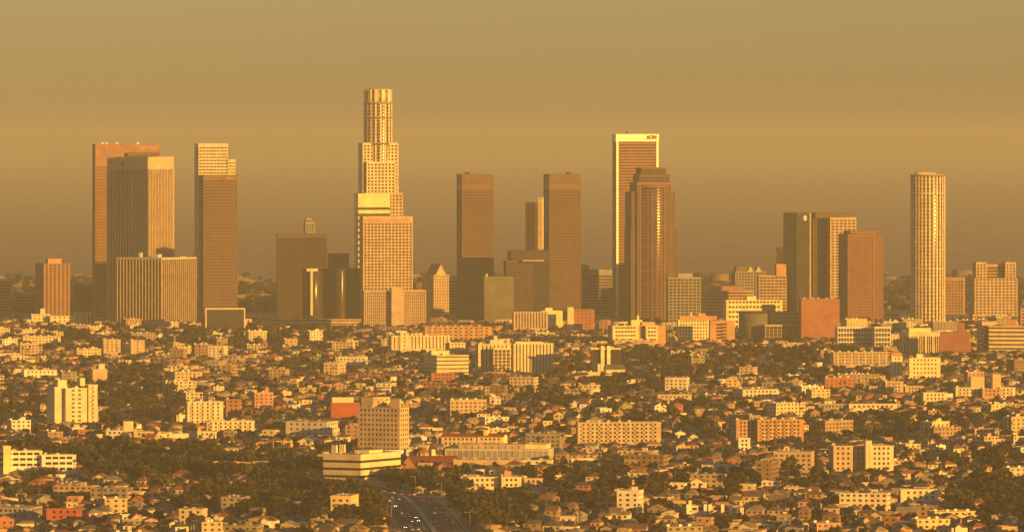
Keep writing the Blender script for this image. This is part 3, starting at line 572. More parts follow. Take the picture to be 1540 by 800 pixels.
# ------------------------------------------------------------------ ground, roads
def axis(segs):
    out = []
    for a, b_, st in segs: out += list(np.arange(a, b_, st))
    return out + [segs[-1][1]]
xs = axis([(-60000, -8000, 4000), (-8000, -1200, 400), (-1200, 1200, 25), (1200, 8000, 400), (8000, 60000, 4000)])
ys = axis([(-2500, 3600, 610), (3600, 9200, 25), (9200, 14000, 400), (14000, 90000, 4000)])
V = [(x, y, hgt(x, y) if -1300 < x < 1300 else hgt(max(-1300, min(1300, x)), y)) for y in ys for x in xs]
n = len(xs)
Fq = np.array([(j * n + i, j * n + i + 1, (j + 1) * n + i + 1, (j + 1) * n + i) for j in range(len(ys) - 1) for i in range(n - 1)])
gm = mat('dry_ground', .95, color=(.3, .235, .15), scale=.012, var=.35)
tag(link('ground', mesh_from('ground', V, Fq, gm)), kind='structure')
asphalt = mat('asphalt', .85, color=(.055, .052, .048), scale=.05, var=.25)
conc = mat('concrete', .9, color=(.42, .36, .28), scale=.2, var=.15)
paint = mat('road_paint', .7, color=(.75, .72, .66))
def ribbon(name, o0, o1, z, m, y0=3720, y1=5780, h=0, dash=None):
    V, Fc = [], []
    yy = np.arange(y0, y1, 12.0)
    for i in range(len(yy) - 1):
        if dash and i % 2: continue
        ya, yb = yy[i], yy[i + 1] if not dash else yy[i] + dash
        q = []
        for y in (ya, yb):
            dx = (road_x(y + 15) - road_x(y - 15)) / 30; L = math.hypot(1, dx)
            for o in (o0, o1): q.append((road_x(y) + o / L, y - o * dx / L))
        n = len(V)
        V += [(x, y, z) for x, y in q]; Fc.append((n, n + 1, n + 3, n + 2))
        if h:
            V += [(x, y, z + h) for x, y in q]
            Fc += [(n + 4, n + 5, n + 7, n + 6), (n, n + 4, n + 6, n + 2), (n + 1, n + 3, n + 7, n + 5), (n, n + 1, n + 5, n + 4)]
    return link(name, mesh_from(name, V, Fc, m))
tag(ribbon('freeway', -19.5, 19.5, .05, asphalt), kind='structure')
tag(ribbon('road_shoulder', -20.7, -19.5, .09, conc, h=.12), kind='structure'); tag(ribbon('road_shoulder', 19.5, 20.7, .09, conc, h=.12), kind='structure')
mk = None
for o in (3.4, 7.0, 10.6, 14.2, 17.8):
    for s_ in (-1, 1): tag(ribbon('lane_marking', s_ * o - .12, s_ * o + .12, .058, paint, dash=None if o in (3.4, 17.8) else 6, y1=4800), kind='structure')
tag(ribbon('median_barrier', -1.3, 1.3, .05, conc, y0=3750, h=1.1), 'pale concrete median barrier running between the two freeway carriageways', 'barrier')
# local streets: draped sheets following a grid turned 17 degrees
GR = R(17); cg, sg = math.cos(GR), math.sin(GR)
V, Fc = [], []
def street(u0, v0, u1, v1, w):
    L = math.hypot(u1 - u0, v1 - v0); k = int(L / 14); du, dv = (u1 - u0) / L, (v1 - v0) / L; prev = None
    for i in range(k + 1):
        u, v = u0 + du * 14 * i, v0 + dv * 14 * i; row = []
        for s_ in (-1, 1):
            uu, vv = u - dv * s_ * w, v + du * s_ * w
            row.append((uu * cg - vv * sg, uu * sg + vv * cg))
        x, y = row[0]
        ok = 3900 < y < 8700 and abs(x) < y * .085 + 20 and not (y < 5600 and abs(x - road_x(y)) < 34)
        if not ok: prev = None; continue
        idx = len(V); V.extend([(a, c, hgt(a, c) + .14) for a, c in row])
        if prev is not None: Fc.append((prev, prev + 1, idx + 1, idx))
        prev = idx
for v in np.arange(3200, 9000, 96): street(-2000, v, 3600, v, 4.5)
for u in np.arange(-1000, 3600, 205): street(u, 3000, u, 9000, 4.5)
tag(link('streets', mesh_from('streets', V, Fc, asphalt)), kind='structure')

# ------------------------------------------------------------------ where the wooded patches are (centre and radius in the photo's ground)
WOOD = [(205, 600, 62, 34), (430, 512, 85, 15), (40, 625, 55, 22), (240, 700, 190, 24), (455, 735, 120, 55), (955, 566, 105, 28), (1180, 552, 105, 20), (1345, 652, 170, 14),
        (870, 748, 120, 18), (855, 612, 62, 13), (1445, 655, 100, 14), (1500, 765, 60, 28), (590, 735, 60, 30), (1240, 725, 60, 20), (480, 560, 50, 16), (760, 775, 60, 20),
        (1020, 640, 60, 12), (1180, 512, 50, 8), (110, 520, 70, 8), (690, 552, 40, 8), (1080, 735, 50, 16), (1500, 700, 60, 14), (330, 760, 60, 16), (250, 515, 60, 8)]
OPEN = [(720, 700, 120, 26), (120, 780, 90, 20)]
def wood(px, py):
    return max(0, max(1.35 - math.hypot((px - a) / c, (py - b_) / d) for a, b_, c, d in WOOD))
ITEMS = []; OCC = {}
def free(x, y, r, k=1.):
    gx, gy = int(x // 40), int(y // 40)
    for i in (-1, 0, 1):
        for j in (-1, 0, 1):
            for (a, c, q) in OCC.get((gx + i, gy + j), ()):
                if (a - x) ** 2 + (c - y) ** 2 < (k * (q + r)) ** 2: return False
    return True
def occupy(x, y, r): OCC.setdefault((int(x // 40), int(y // 40)), []).append((x, y, r))
def clear_of(x, y, w, h, tall=False):
    """keeps the freeway and the faces of the named buildings in view"""
    p, t = px_of(x, y), py_of(hgt(x, y) + h, y); hw = w / 2 / y * F
    if 3600 < y < 5700 and abs(x - road_x(y)) < 21 + w / 2: return False
    if y < 4640:
        for yy in range(int(y) + 10, 4560, 30):
            c = px_of(road_x(yy), yy); q = 20 / yy * F
            if max(c - q, 606 if p < 608 else 0) < p + hw and c + q > p - hw and t < py_of(0, yy) - 1: return False
    for p0, p1, pt, pb, D in LM:
        if p0 - hw < p < p1 + hw:
            if y < D + 12:
                lim = pb - max(.13 * (pb - pt), 6 if pb > 560 else 4) if pb - pt < 120 else 477
                if t < lim and (pb - pt < 120 or y < 8900): return False
    if t < 471 and y < 8900: return False
    for (a, c, qx, qy) in FOOT:
        if abs(c - y) < qy + w * .35 and abs(a - x) < qx + w * .35: return False
    return True
WALLC = [('cream', (.62, .51, .34)), ('white', (.78, .70, .55)), ('beige', (.47, .37, .25)), ('tan', (.34, .25, .165)), ('pink', (.48, .28, .2)), ('yellow', (.70, .54, .27)),
         ('grey', (.28, .25, .21)), ('rust-red', (.36, .15, .085)), ('brown', (.24, .16, .1)), ('olive', (.3, .28, .17))]
WW = [19, 11, 20, 17, 7, 8, 8, 4, 4, 2]
ROOFC = [('dark grey', (.10, .09, .085)), ('brown', (.17, .11, .075)), ('red', (.26, .095, .055)), ('pale grey', (.28, .26, .22)), ('tan', (.25, .19, .125))]
RW = [9, 10, 7, 6, 6]
def pick(t, w): return rnd.choices(t, w)[0]
for v in np.arange(2900, 9400, 26):
    for u in np.arange(-1500, 4300, 13.5):
        if (u % 205) < 16 or (v % 96) < 0: continue
        uu, vv = u + rnd.uniform(-4, 4), v + rnd.uniform(-6, 6)
        x, y = uu * cg - vv * sg, uu * sg + vv * cg
        if not (3960 < y < 8780) or abs(x) > y * .0835 + 10: continue
        px, py = px_of(x, y), py_of(0, y)
        w_ = wood(px, py)
        if rnd.random() < min(.46, w_ * .75) : continue
        apt = rnd.random() < (.07 + .1 * (1 - sst(480, 560, py)))
        yaw = GR + rnd.choice([0, 0, 0, math.pi / 2]) + rnd.uniform(-.06, .06)
        zone = math.sin(x / 170 + 2) + math.sin(y / 330 + x / 400)
        if zone > .4: yaw -= R(30)
        elif zone < -.9: yaw += R(22)
        if apt:
            w, d, h = rnd.uniform(14, 34), rnd.uniform(10, 16), rnd.choice([6.4, 6.8, 9.5, 9.8, 12.6]) if rnd.random() < .85 else 17
            r = .42 * max(w, d)
        else:
            w, d, h = rnd.uniform(6, 12), rnd.uniform(7, 13), rnd.choice([2.9, 3.3, 3.6, 3.8, 5.8, 6.2]); r = .44 * max(w, d)
        tries = 0
        if not free(x, y, r) or not clear_of(x, y, max(w, d), h + 1.5, True): continue
        occupy(x, y, r)
        wc = pick(WALLC, WW); rc = pick(ROOFC, RW)
        ITEMS.append(dict(k='apt' if apt else 'house', x=x, y=y, z=hgt(x, y) - .2, w=w, d=d, h=h, yaw=yaw, wc=wc, rc=rc, form=rnd.choice(['hip', 'hip', 'gable', 'cross', 'flat'])))
NT = 19000
for i in range(NT):
    y = math.sqrt(rnd.uniform(3950 ** 2, 8850 ** 2)); x = rnd.uniform(-1, 1) * (y * .0835 + 10)
    px, py = px_of(x, y), py_of(0, y); w_ = wood(px, py)
    if w_ < .05 and rnd.random() < .25: continue
    t = rnd.random()
    k = 'palm' if t < .11 else 'cypress' if t < .13 else 'tree'
    h = rnd.uniform(4, 8.5) + (rnd.uniform(0, 4.5) if w_ > .2 else 0) + (rnd.random() < .05) * 4
    if py > 690 and w_ > .1: h += rnd.uniform(0, 2.5)
    if k == 'palm': h = rnd.uniform(9, 20)
    w = {'tree': h * rnd.uniform(.75, 1.15), 'palm': 5, 'cypress': h * .34}[k]
    if not free(x, y, 1.5, .8) or not clear_of(x, y, w, h * (.9 if k != 'palm' else 1), True): continue
    ITEMS.append(dict(k=k, x=x, y=y, z=hgt(x, y) - .2, w=w, d=w, h=h, yaw=rnd.uniform(0, 6.28), v=rnd.randrange(100)))
for s_ in (-1, 1):
    for y in np.arange(4170, 5200, 7.5):
        for k_ in range(2):
            o = s_ * rnd.uniform(22, 56 if s_ < 0 else 44); x = road_x(y) + o; yy = y + rnd.uniform(-6, 6)
            h = rnd.uniform(8, 15); pal = rnd.random() < .15
            if pal: h += 4
            if not clear_of(x, yy, h * .7, h, True): continue
            ITEMS.append(dict(k='palm' if pal else 'tree', x=x, y=yy, z=-.1, w=5 if pal else h * .8, d=5, h=h, yaw=rnd.uniform(0, 6), v=rnd.randrange(100)))
for i in range(150):
    y = rnd.uniform(4610, 4800); x = (rnd.uniform(575, 705) - CX) / F * y
    if abs(x - road_x(y)) < 26: continue
    h = rnd.uniform(6, 11); ITEMS.append(dict(k='tree', x=x, y=y, z=-.1, w=h * .8, d=5, h=h, yaw=rnd.uniform(0, 6), v=rnd.randrange(100)))
# ids seen from the camera, far to near, to learn what shows largest
buf = np.zeros((800, 1540), np.int32)
order = sorted([(-it['y'], i, 0) for i, it in enumerate(ITEMS)] + [(-l[4], i, 1) for i, l in enumerate(LM)])
for _, i, lm in order:
    if lm: p0, p1, t, bt, D = LM[i]; idn = 1000000
    else:
        it = ITEMS[i]; p = px_of(it['x'], it['y']); hw = it['w'] / 2 / it['y'] * F * (.8 if it['k'] in ('tree', 'palm') else 1)
        top = it['h'] + (1.2 if it['k'] == 'house' else 0) - (.1 * it['h'] if it['k'] == 'tree' else 0)
        t = py_of(it['z'] + top, it['y']); bt = py_of(it['z'], it['y']); p0, p1 = p - hw, p + hw; idn = i + 1
        if it['k'] == 'palm': bt = t + (bt - t) * .3
    a, c, e, g = int(max(0, p0)), int(min(1540, p1 + .5)), int(max(0, t)), int(min(800, bt + .5))
    if c > a and g > e: buf[e:g, a:c] = idn
cnt = np.bincount(buf.ravel(), minlength=len(ITEMS) + 2)
for i, it in enumerate(ITEMS): it['vis'] = int(cnt[i + 1])
LIM = dict(house=300, apt=200, tree=300, palm=300, cypress=300)
INDIV, STUFF = [], []
for k, L in LIM.items():
    q = sorted([it for it in ITEMS if it['k'] == k], key=lambda t: -t['vis'])
    INDIV += [t for t in q[:L] if t['vis'] > 2]; STUFF += [t for t in q[:L] if t['vis'] <= 2] + q[L:]
print('items', len(ITEMS), 'individual', len(INDIV), {k: sum(1 for t in INDIV if t['k'] == k) for k in LIM})

# ------------------------------------------------------------------ house kit (unit footprint, unit wall height)
def t_wall(form):
    m = MB()
    if form == 'gable': m.prism([(-.5, 0), (.5, 0), (.5, 1), (0, 1.42), (-.5, 1)], -.5, .5)
    elif form == 'cross': m.box((0, 0, .5), (1, 1, 1)); m.prism([(-.3, .0), (.12, .0), (.12, 1), (-.09, 1.3), (-.3, 1)], -.62, -.4)
    else: m.box((0, 0, .5), (1, 1, 1))
    return m
def t_roof(form):
    m = MB()
    if form == 'gable':
        m.prism([(-.56, .96), (0, 1.43), (0, 1.5), (-.56, 1.03)], -.55, .55); m.prism([(0, 1.43), (.56, .96), (.56, 1.03), (0, 1.5)], -.55, .55)
    elif form == 'flat':
        m.box((0, 0, 1.03), (.94, .94, .05))
        for c, d in (((0, -.49, 1.05), (1.02, .03, .14)), ((0, .49, 1.05), (1.02, .03, .14)), ((-.49, 0, 1.05), (.03, .94, .14)), ((.49, 0, 1.05), (.03, .94, .14))): m.box(c, d)
    else:
        n = len(m.v); m.v += [(-.55, -.55, .99), (.55, -.55, .99), (.55, .55, .99), (-.55, .55, .99), (-.12, 0, 1.42), (.12, 0, 1.42)]
        m.f += [(0, 1, 5, 4), (1, 2, 5), (2, 3, 4, 5), (3, 0, 4), (3, 2, 1, 0)]
        if form == 'cross': m.prism([(-.34, .98), (-.09, 1.31), (-.09, 1.38), (-.34, 1.05)], -.66, 0); m.prism([(-.09, 1.31), (.16, .98), (.16, 1.05), (-.09, 1.38)], -.66, 0)
    return m
KIT = {f: (t_wall(f), t_roof(f)) for f in ('hip', 'gable', 'cross', 'flat')}
HM = {f: (mesh_from('house_wall', a.v, a.f, M['wall']), mesh_from('house_roof', c.v, c.f, M['roof'])) for f, (a, c) in KIT.items()}
# ------------------------------------------------------------------ tree kit
def rot_rand(n):
    q = NR.normal(size=(n, 4)); q /= np.linalg.norm(q, axis=1)[:, None]; w, x, y, z = q.T
    return np.stack([1 - 2 * (y * y + z * z), 2 * (x * y - z * w), 2 * (x * z + y * w), 2 * (x * y + z * w), 1 - 2 * (x * x + z * z), 2 * (y * z - x * w), 2 * (x * z - y * w), 2 * (y * z + x * w), 1 - 2 * (x * x + y * y)], 1).reshape(n, 3, 3)
GREENS = [(.05, .062, .016), (.085, .08, .02), (.032, .042, .016), (.14, .115, .03), (.06, .045, .02), (.115, .08, .03)]
def leaves(cs, rs, n, size, green, flat=.8):
    """n leaf-clump quads spread over lobes; returns verts, quads, colours"""
    li = NR.randint(0, len(cs), n); d = NR.normal(size=(n, 3)); d /= np.linalg.norm(d, axis=1)[:, None]
    r = NR.uniform(.55, 1.08, n) ** .7
    c = cs[li] + d * (rs[li] * r)[:, None] * np.array([1, 1, flat])
    Rm = rot_rand(n); s = size * NR.uniform(.6, 1.3, n)
    base = np.array([(-.5, -.5, 0), (.5, -.35, 0), (.55, .5, 0), (-.4, .45, 0)])
    Vq = c[:, None, :] + np.einsum('nij,kj->nki', Rm, base) * s[:, None, None]
    lobe = NR.uniform(.7, 1.35, len(cs))[li]
    cc = np.array(green)[None] * .56 * (lobe * NR.uniform(.75, 1.25, n))[:, None]
    return Vq.reshape(-1, 3), np.arange(n * 4).reshape(n, 4), np.repeat(cc, 4, 0)
def broad(n, size, green, sd):
    r = np.random.RandomState(sd); k = r.randint(6, 11)
    a = r.uniform(0, 6.28, k); q = r.uniform(.05, .27, k)
    cs = np.stack([q * np.cos(a), q * np.sin(a), r.uniform(.42, .82, k)], 1); rs = r.uniform(.12, .24, k)
    return cs, rs, leaves(cs, rs, n, size, green)
def palm(nf, green, sd):
    r = np.random.RandomState(sd); V, Q, Cc = [], [], []
    for i in range(nf):
        a = 6.28 * i / nf + r.uniform(-.2, .2); up = r.uniform(-.9, 1.1); L = .13 * r.uniform(.8, 1.1); w = .017
        p = np.array([0, 0, .93]); prev = None; el = up
        for j in range(4):
            side = np.array([-math.sin(a), math.cos(a), 0]) * w * (1.3, 1.8, 1.3, .3)[j]
            V += [p - side, p + side]; Cc += [np.array(green) * (1 if up > -.4 else .9)] * 2
            if j: n = len(V); Q.append((n - 4, n - 3, n - 1, n - 2))
            p = p + L / 3 * np.array([math.cos(a) * math.cos(el), math.sin(a) * math.cos(el), math.sin(el)]); el -= .75
    return np.array(V), np.array(Q), np.array(Cc)
PROTO = {}
def proto(k, v):
    v = v % {'tree': 12, 'palm': 4, 'cypress': 3}[k]
    if (k, v) in PROTO: return PROTO[(k, v)]
    t = MB(); g = GREENS[v % len(GREENS)]
    if k == 'tree':
        cs, rs, (V, Q, Cc) = broad(640, .085, g, 40 + v)
        t.tube((0, 0, 0), (.01, 0, .42), .035, .022)
        for c in cs[:6]: t.tube((.01, 0, .34), tuple(c), .016, .006, 4)
    elif k == 'palm':
        V, Q, Cc = palm(26, (.07, .075, .025), 70 + v); t.tube((0, 0, 0), (.01, .005, .5), .016, .012); t.tube((.01, .005, .5), (0, 0, .94), .012, .010)
    else:
        zz = np.linspace(.12, .95, 9); cs = np.stack([zz * 0, zz * 0, zz], 1); rs = .13 * (1.05 - zz) ** .6 + .02
        V, Q, Cc = leaves(cs, rs, 420, .06, (.04, .05, .018), 1.); t.tube((0, 0, 0), (0, 0, .5), .02, .012)
    PROTO[(k, v)] = (mesh_from(k + '_crown', V, Q, M['leaf'], Cc), mesh_from(k + '_trunk', t.v, t.f, M['bark']))
    return PROTO[(k, v)]

# ------------------------------------------------------------------ individual things
def camfaces(yaw):
    """local sides that face the viewer: list of (axis, sign)"""
    out = []
    for ax, sg_, nx, ny in ((1, -1, 0, -1), (1, 1, 0, 1), (0, -1, -1, 0), (0, 1, 1, 0)):
        wy = nx * math.sin(yaw) + ny * math.cos(yaw)
        if wy < -.2: out.append((ax, sg_))
    return out
LAB = []
for it in INDIV:
    k = it['k']; x, y, z, w, d, h = (it[q] for q in 'xyzwdh')
    if k in ('tree', 'palm', 'cypress'):
        nm = {'tree': 'broadleaf_tree', 'palm': 'palm_tree', 'cypress': 'cypress_tree'}[k]
        r = link(nm, None, None, (x, y, z), it['yaw']); cr, tr = proto(k, it['v']); sx = w / (.8 if k == 'tree' else .3 if k == 'palm' else .34) if k != 'palm' else h
        link('trunk', tr, r, (0, 0, 0), 0, (sx, sx, h)); link('crown', cr, r, (0, 0, 0), 0, (sx, sx, h))
        tag(r, None, {'tree': 'tree', 'palm': 'palm tree', 'cypress': 'cypress tree'}[k], {'tree': 'broad trees among the houses', 'palm': 'palm trees among the houses', 'cypress': 'dark upright trees among the houses'}[k])
        if k == 'tree':
            gr = it['v'] % 12 % 6; tone = ['dark green', 'olive green', 'deep green', 'yellowish green', 'brownish', 'dry olive'][gr]
            a = ('tall ' if h > 13 else 'small ' if h < 7.5 else '') + tone + (' wide tree' if w / h > .95 else ' tree')
        elif k == 'palm': a = ('tall thin palm tree' if h > 15 else 'short palm tree' if h < 11 else 'palm tree')
        else: a = ('tall ' if h > 12 else '') + 'narrow dark cypress tree'
    elif k == 'house':
        r = link('house', None, None, (x, y, z), it['yaw']); f = it['form']; wm, rm = HM[f]
        link('wall', wm, r, (0, 0, 0), 0, (w, d, h), it['wc'][1]); ro = link('roof', rm, r, (0, 0, 0), 0, (w, d, h), it['rc'][1] if f != 'flat' else it['wc'][1])
        if it['vis'] > 18:
            st = 2 if h > 5 else 1; first = True
            for ax, sg_ in camfaces(it['yaw']):
                L = w if ax == 1 else d; n = 3 if L > 11 else 2
                for s_ in range(st):
                    for q in range(n):
                        t = (q - (n - 1) / 2) * L / n; zz = 1.65 + 3.0 * s_
                        if f == 'cross' and ax == 1 and sg_ < 0 and abs(t) < .35 * w: continue
                        dm = (1.5, .16, 1.3) if ax == 1 else (.16, 1.5, 1.3)
                        P(r, 'window', 'glass', (t, sg_ * d / 2, zz) if ax == 1 else (sg_ * w / 2, t, zz), dm, C['gl'])
                if first:
                    t = L * .25 if n == 3 else 0; dm = (1.1, .18, 2.1) if ax == 1 else (.18, 1.1, 2.1); first = False
                    if not (f == 'cross' and ax == 1): P(r, 'door', 'wall', (t * .6, sg_ * d / 2, 1.1) if ax == 1 else (sg_ * w / 2, t * .6, 1.1), dm, C['brown'])
            if f != 'flat' and int(x) % 3 == 0: P(ro, 'chimney', 'wall', (.22, .1, 1 + 1.3 / h), (.9 / w, .9 / d, 3.2 / h), C['brick'])
        tag(r, None, 'house', 'houses of the foreground districts')
        a = ('two-storey ' if h > 5 else '') + it['wc'][0] + ' house with ' + {'hip': it['rc'][0] + ' hip roof', 'gable': it['rc'][0] + ' gable roof', 'cross': it['rc'][0] + ' cross roof', 'flat': 'flat roof'}[f]
    else:
        r = link('apartment_building', None, None, (x, y, z), it['yaw'])
        P(r, 'wall', 'wall', (0, 0, h / 2 - .2), (w, d, h - .4), it['wc'][1])
        for sx, sy, dx, dd in ((0, -1, w + .4, .35), (0, 1, w + .4, .35), (-1, 0, .35, d - .35), (1, 0, .35, d - .35)):
            P(r, 'parapet', 'wall', (sx * w / 2, sy * d / 2, h - .45), (dx, dd, .9), it['wc'][1])
        P(r, 'roof', 'roof', (0, 0, h - .3), (w - .4, d - .4, .1), it['rc'][1])
        if int(x * 7) % 3 == 0: P(r, 'stair_box', 'wall', (w * .2, 0, h + .9), (3.6, 3.2, 2.4), it['wc'][1])
        if it['vis'] > 50:
            for q in range(1 + int(w / 9)): P(r, 'roof_unit', 'metal', (-w * .38 + q * 6.5, d * (.15 - .3 * (q % 2)), h + .35), (1.8, 1.3, 1.4), C['pale'])
        fh = 3.1; nf = max(1, int(h / fh)); fc = camfaces(it['yaw'])
        for s_ in range(nf):
            zz = 1.7 + s_ * fh
            if zz > h - 1.6: continue
            for ax, sg_ in fc:
                L = w if ax == 1 else d
                if it['vis'] < 45:
                    dm = (L - 2.5, .16, 1.3) if ax == 1 else (.16, L - 2.5, 1.3)
                    P(r, 'window_band', 'glass', (0, sg_ * d / 2, zz) if ax == 1 else (sg_ * w / 2, 0, zz), dm, C['gl']); continue
                n = min(9, int(L / 3.8))
                for q in range(n):
                    t = (q - (n - 1) / 2) * L / n; ww_ = 1.5 + (q % 2) * .5
                    P(r, 'window', 'glass', (t, sg_ * d / 2, zz) if ax == 1 else (sg_ * w / 2, t, zz), (ww_, .16, 1.4) if ax == 1 else (.16, ww_, 1.4), C['gl'])
        tag(r, None, 'apartments', 'flat-roofed blocks among the houses')
        a = ('low ' if h < 7 else 'tall ' if h > 12 else '') + ('long ' if w > 32 else '') + it['wc'][0] + ' flat-roofed block'
    cx_, cy_ = px_of(x, y), py_of(z + h * .6, y)
    LAB.append((r, a, cx_, cy_))
# labels: look + relation to the nearest named building, then order among look-alikes
from collections import defaultdict
def relation(px, py):
    best, bd = None, 1e9
    for (cx_, cy_, ref, p0, p1, t, bt) in REF:
        ccy = max(cy_, bt - 15)
        dd = math.hypot((px - cx_), (py - ccy) * 2.2)
        if dd < bd: bd = dd; best = (cx_, ccy, ref, p0, p1, t, bt)
    cx_, cy_, ref, p0, p1, t, bt = best
    dx, dy = px - cx_, py - cy_; far = 'far ' if bd > 110 else ''
    if p0 <= px <= p1: rel = 'below' if dy > 0 else 'above'
    elif abs(dy) < 12: rel = 'left of' if dx < 0 else 'right of'
    else: rel = ('below' if dy > 0 else 'above') + (' left of' if dx < 0 else ' right of')
    return rel + ' ' + ref
ORD = ['first', 'second', 'third', 'fourth', 'fifth', 'sixth', 'seventh', 'eighth', 'ninth', 'tenth', 'eleventh', 'twelfth', 'thirteenth', 'fourteenth', 'fifteenth', 'sixteenth']
grp = defaultdict(list)
for r, a, px, py in LAB: grp[a + ', ' + relation(px, py)].append((px, py, r))
for lab, L in grp.items():
    L.sort(key=lambda t: t[0])
    for i, (px, py, r) in enumerate(L):
        if len(L) == 1: r['label'] = lab
        elif i == 0: r['label'] = lab + ', leftmost'
        elif i == len(L) - 1: r['label'] = lab + ', rightmost'
        else: r['label'] = lab + ', ' + (ORD[i] if i < 16 else str(i + 1) + 'th') + ' from left'

# ------------------------------------------------------------------ the uncountable rest
def merge(name, parts, m, quads=True):
    Vs = np.concatenate([p[0] for p in parts]); off = 0; Fs = []
    for p in parts: Fs.append(np.asarray(p[1]) + off); off += len(p[0])
    return tag(link(name, mesh_from(name, Vs, np.concatenate(Fs), m, np.concatenate([p[2] for p in parts]))), kind='stuff')
def xf(V, it, sc):
    c, s_ = math.cos(it['yaw']), math.sin(it['yaw']); V = V * np.array(sc)
    return np.stack([V[:, 0] * c - V[:, 1] * s_ + it['x'], V[:, 0] * s_ + V[:, 1] * c + it['y'], V[:, 2] + it['z']], 1)
LOW = {('tree', v): broad(150, .15, GREENS[v % 6], 300 + v)[2] for v in range(14)}
LOW.update({('palm', v): palm(14, (.07, .075, .025), 90 + v) for v in range(4)})
def cyp(v):
    zz = np.linspace(.12, .95, 6); cs = np.stack([zz * 0, zz * 0, zz], 1); rs = .13 * (1.05 - zz) ** .6 + .02
    return leaves(cs, rs, 110, .11, (.04, .05, .018), 1.)
LOW.update({('cypress', v): cyp(v) for v in range(2)})
TR = MB(); TR.tube((0, 0, 0), (0, 0, 1), .02, .014, 4); TRV = np.array(TR.v); TRF = np.array(TR.f)
tp = defaultdict(list)
for it in STUFF:
    k = it['k']
    if k in ('tree', 'palm', 'cypress'):
        v = it['v'] % {'tree': 14, 'palm': 4, 'cypress': 2}[k]; V, Q, Cc = LOW[(k, v)]
        sx = it['w'] / .8 if k == 'tree' else it['h'] if k == 'palm' else it['w'] / .3
        tp[k].append((xf(V, it, (sx, sx, it['h'])), Q, Cc * rnd.uniform(.8, 1.25)))
        tl = it['h'] * (.94 if k == 'palm' else .5)
        tp[k].append((xf(TRV, it, (it['h'] * .8, it['h'] * .8, tl)), TRF, np.tile((.09, .065, .045), (len(TRV), 1))))
    else:
        f = it['form'] if k == 'house' else 'flat'; sc = (it['w'], it['d'], it['h'])
        m = MB(); m.box((0, 0, .5), (1, 1, 1)); V = np.array(m.v); c = np.tile(it['wc'][1], (len(V), 1))
        tp[k].append((xf(V, it, sc), np.array(m.f), c))
        if f in ('hip', 'cross', 'gable'):
            g = .12 if f != 'gable' else .5
            V = np.array([(-.55, -.55, .99), (.55, -.55, .99), (.55, .55, .99), (-.55, .55, .99), (-g, 0, 1.4), (g, 0, 1.4)])
            Q = np.array([(0, 1, 5, 4), (1, 2, 5, 5), (2, 3, 4, 5), (3, 0, 4, 4)])[[0, 2]]
            V = np.concatenate([V, V[[1, 2, 5]], [(V[5] + V[1]) / 2], V[[3, 0, 4]], [(V[4] + V[3]) / 2]])
            Q = np.concatenate([Q, [(6, 7, 8, 9), (10, 11, 12, 13)]])
            rcol = it['rc'][1]
        else:
            m = MB(); m.box((0, 0, 1.0), (1.03, 1.03, .07 if k == 'house' else .05)); V, Q = np.array(m.v), np.array(m.f); rcol = it['wc'][1]
        tp[k].append((xf(V, it, sc), Q, np.tile(rcol, (len(V), 1))))
        m = MB(); nf = max(1, int(it['h'] / 3.1))
        for ax, sg_ in camfaces(it['yaw']):
            L = it['w'] if ax == 1 else it['d']; n = max(2, int(L / (4.2 if it['y'] < 6200 else 6)))
            for s_ in range(nf):
                zz = (1.65 + 3.05 * s_) / it['h']
                if zz > .9: continue
                for q in range(n):
                    t = (q - (n - 1) / 2) / n; a_ = 1.6 / L; hz = 1.35 / it['h']
                    m.box((t, sg_ * .5, zz) if ax == 1 else (sg_ * .5, t, zz), (a_, .015, hz) if ax == 1 else (.015, a_, hz))
        if m.v: V = np.array(m.v); tp[k].append((xf(V, it, sc), np.array(m.f), np.tile((.04, .035, .03), (len(V), 1))))
for k, nm, m in (('tree', 'tree_cover', 'leaf'), ('palm', 'palm_cover', 'leaf'), ('cypress', 'cypress_cover', 'leaf'), ('house', 'house_rows', 'stuffpaint'), ('apt', 'apartment_rows', 'stuffpaint')):
    if tp[k]:
        o = merge(nm, tp[k], M[m])
        tag(o, {'tree': 'mass of smaller green trees filling the gaps between the houses', 'palm': 'many small palm crowns scattered through the districts', 'cypress': 'scattered small upright dark trees between the houses',
                'house': 'mass of small house walls and roofs showing between the trees', 'apt': 'mass of small flat-roofed blocks showing between the trees'}[k], {'tree': 'trees', 'palm': 'palm trees', 'cypress': 'trees', 'house': 'houses', 'apt': 'blocks'}[k])
# low shrubs and hedges right on the ground
parts = []
for i in range(9000):
    y = math.sqrt(rnd.uniform(3950 ** 2, 8600 ** 2)); x = rnd.uniform(-1, 1) * y * .083
    if abs(x - road_x(y)) < 30 and y < 5700: continue
    if not free(x, y, 0, .9): continue
    s_ = rnd.uniform(2, 4.5); V, Q, Cc = LOW[('tree', i % 14)]; q = (i * 7) % 100
    it = dict(x=x, y=y, z=hgt(x, y) - .9 * .35 * s_, yaw=i * 1.3)
    parts.append((xf(V[q * 4:(q + 36) * 4], it, (s_ * 1.5, s_ * 1.5, s_)), np.arange(len(V[q * 4:(q + 36) * 4])).reshape(-1, 4), Cc[q * 4:(q + 36) * 4]))
tag(merge('shrubs', parts, M['leaf']), 'low garden shrubs and hedges covering the ground between the houses', 'shrubs')
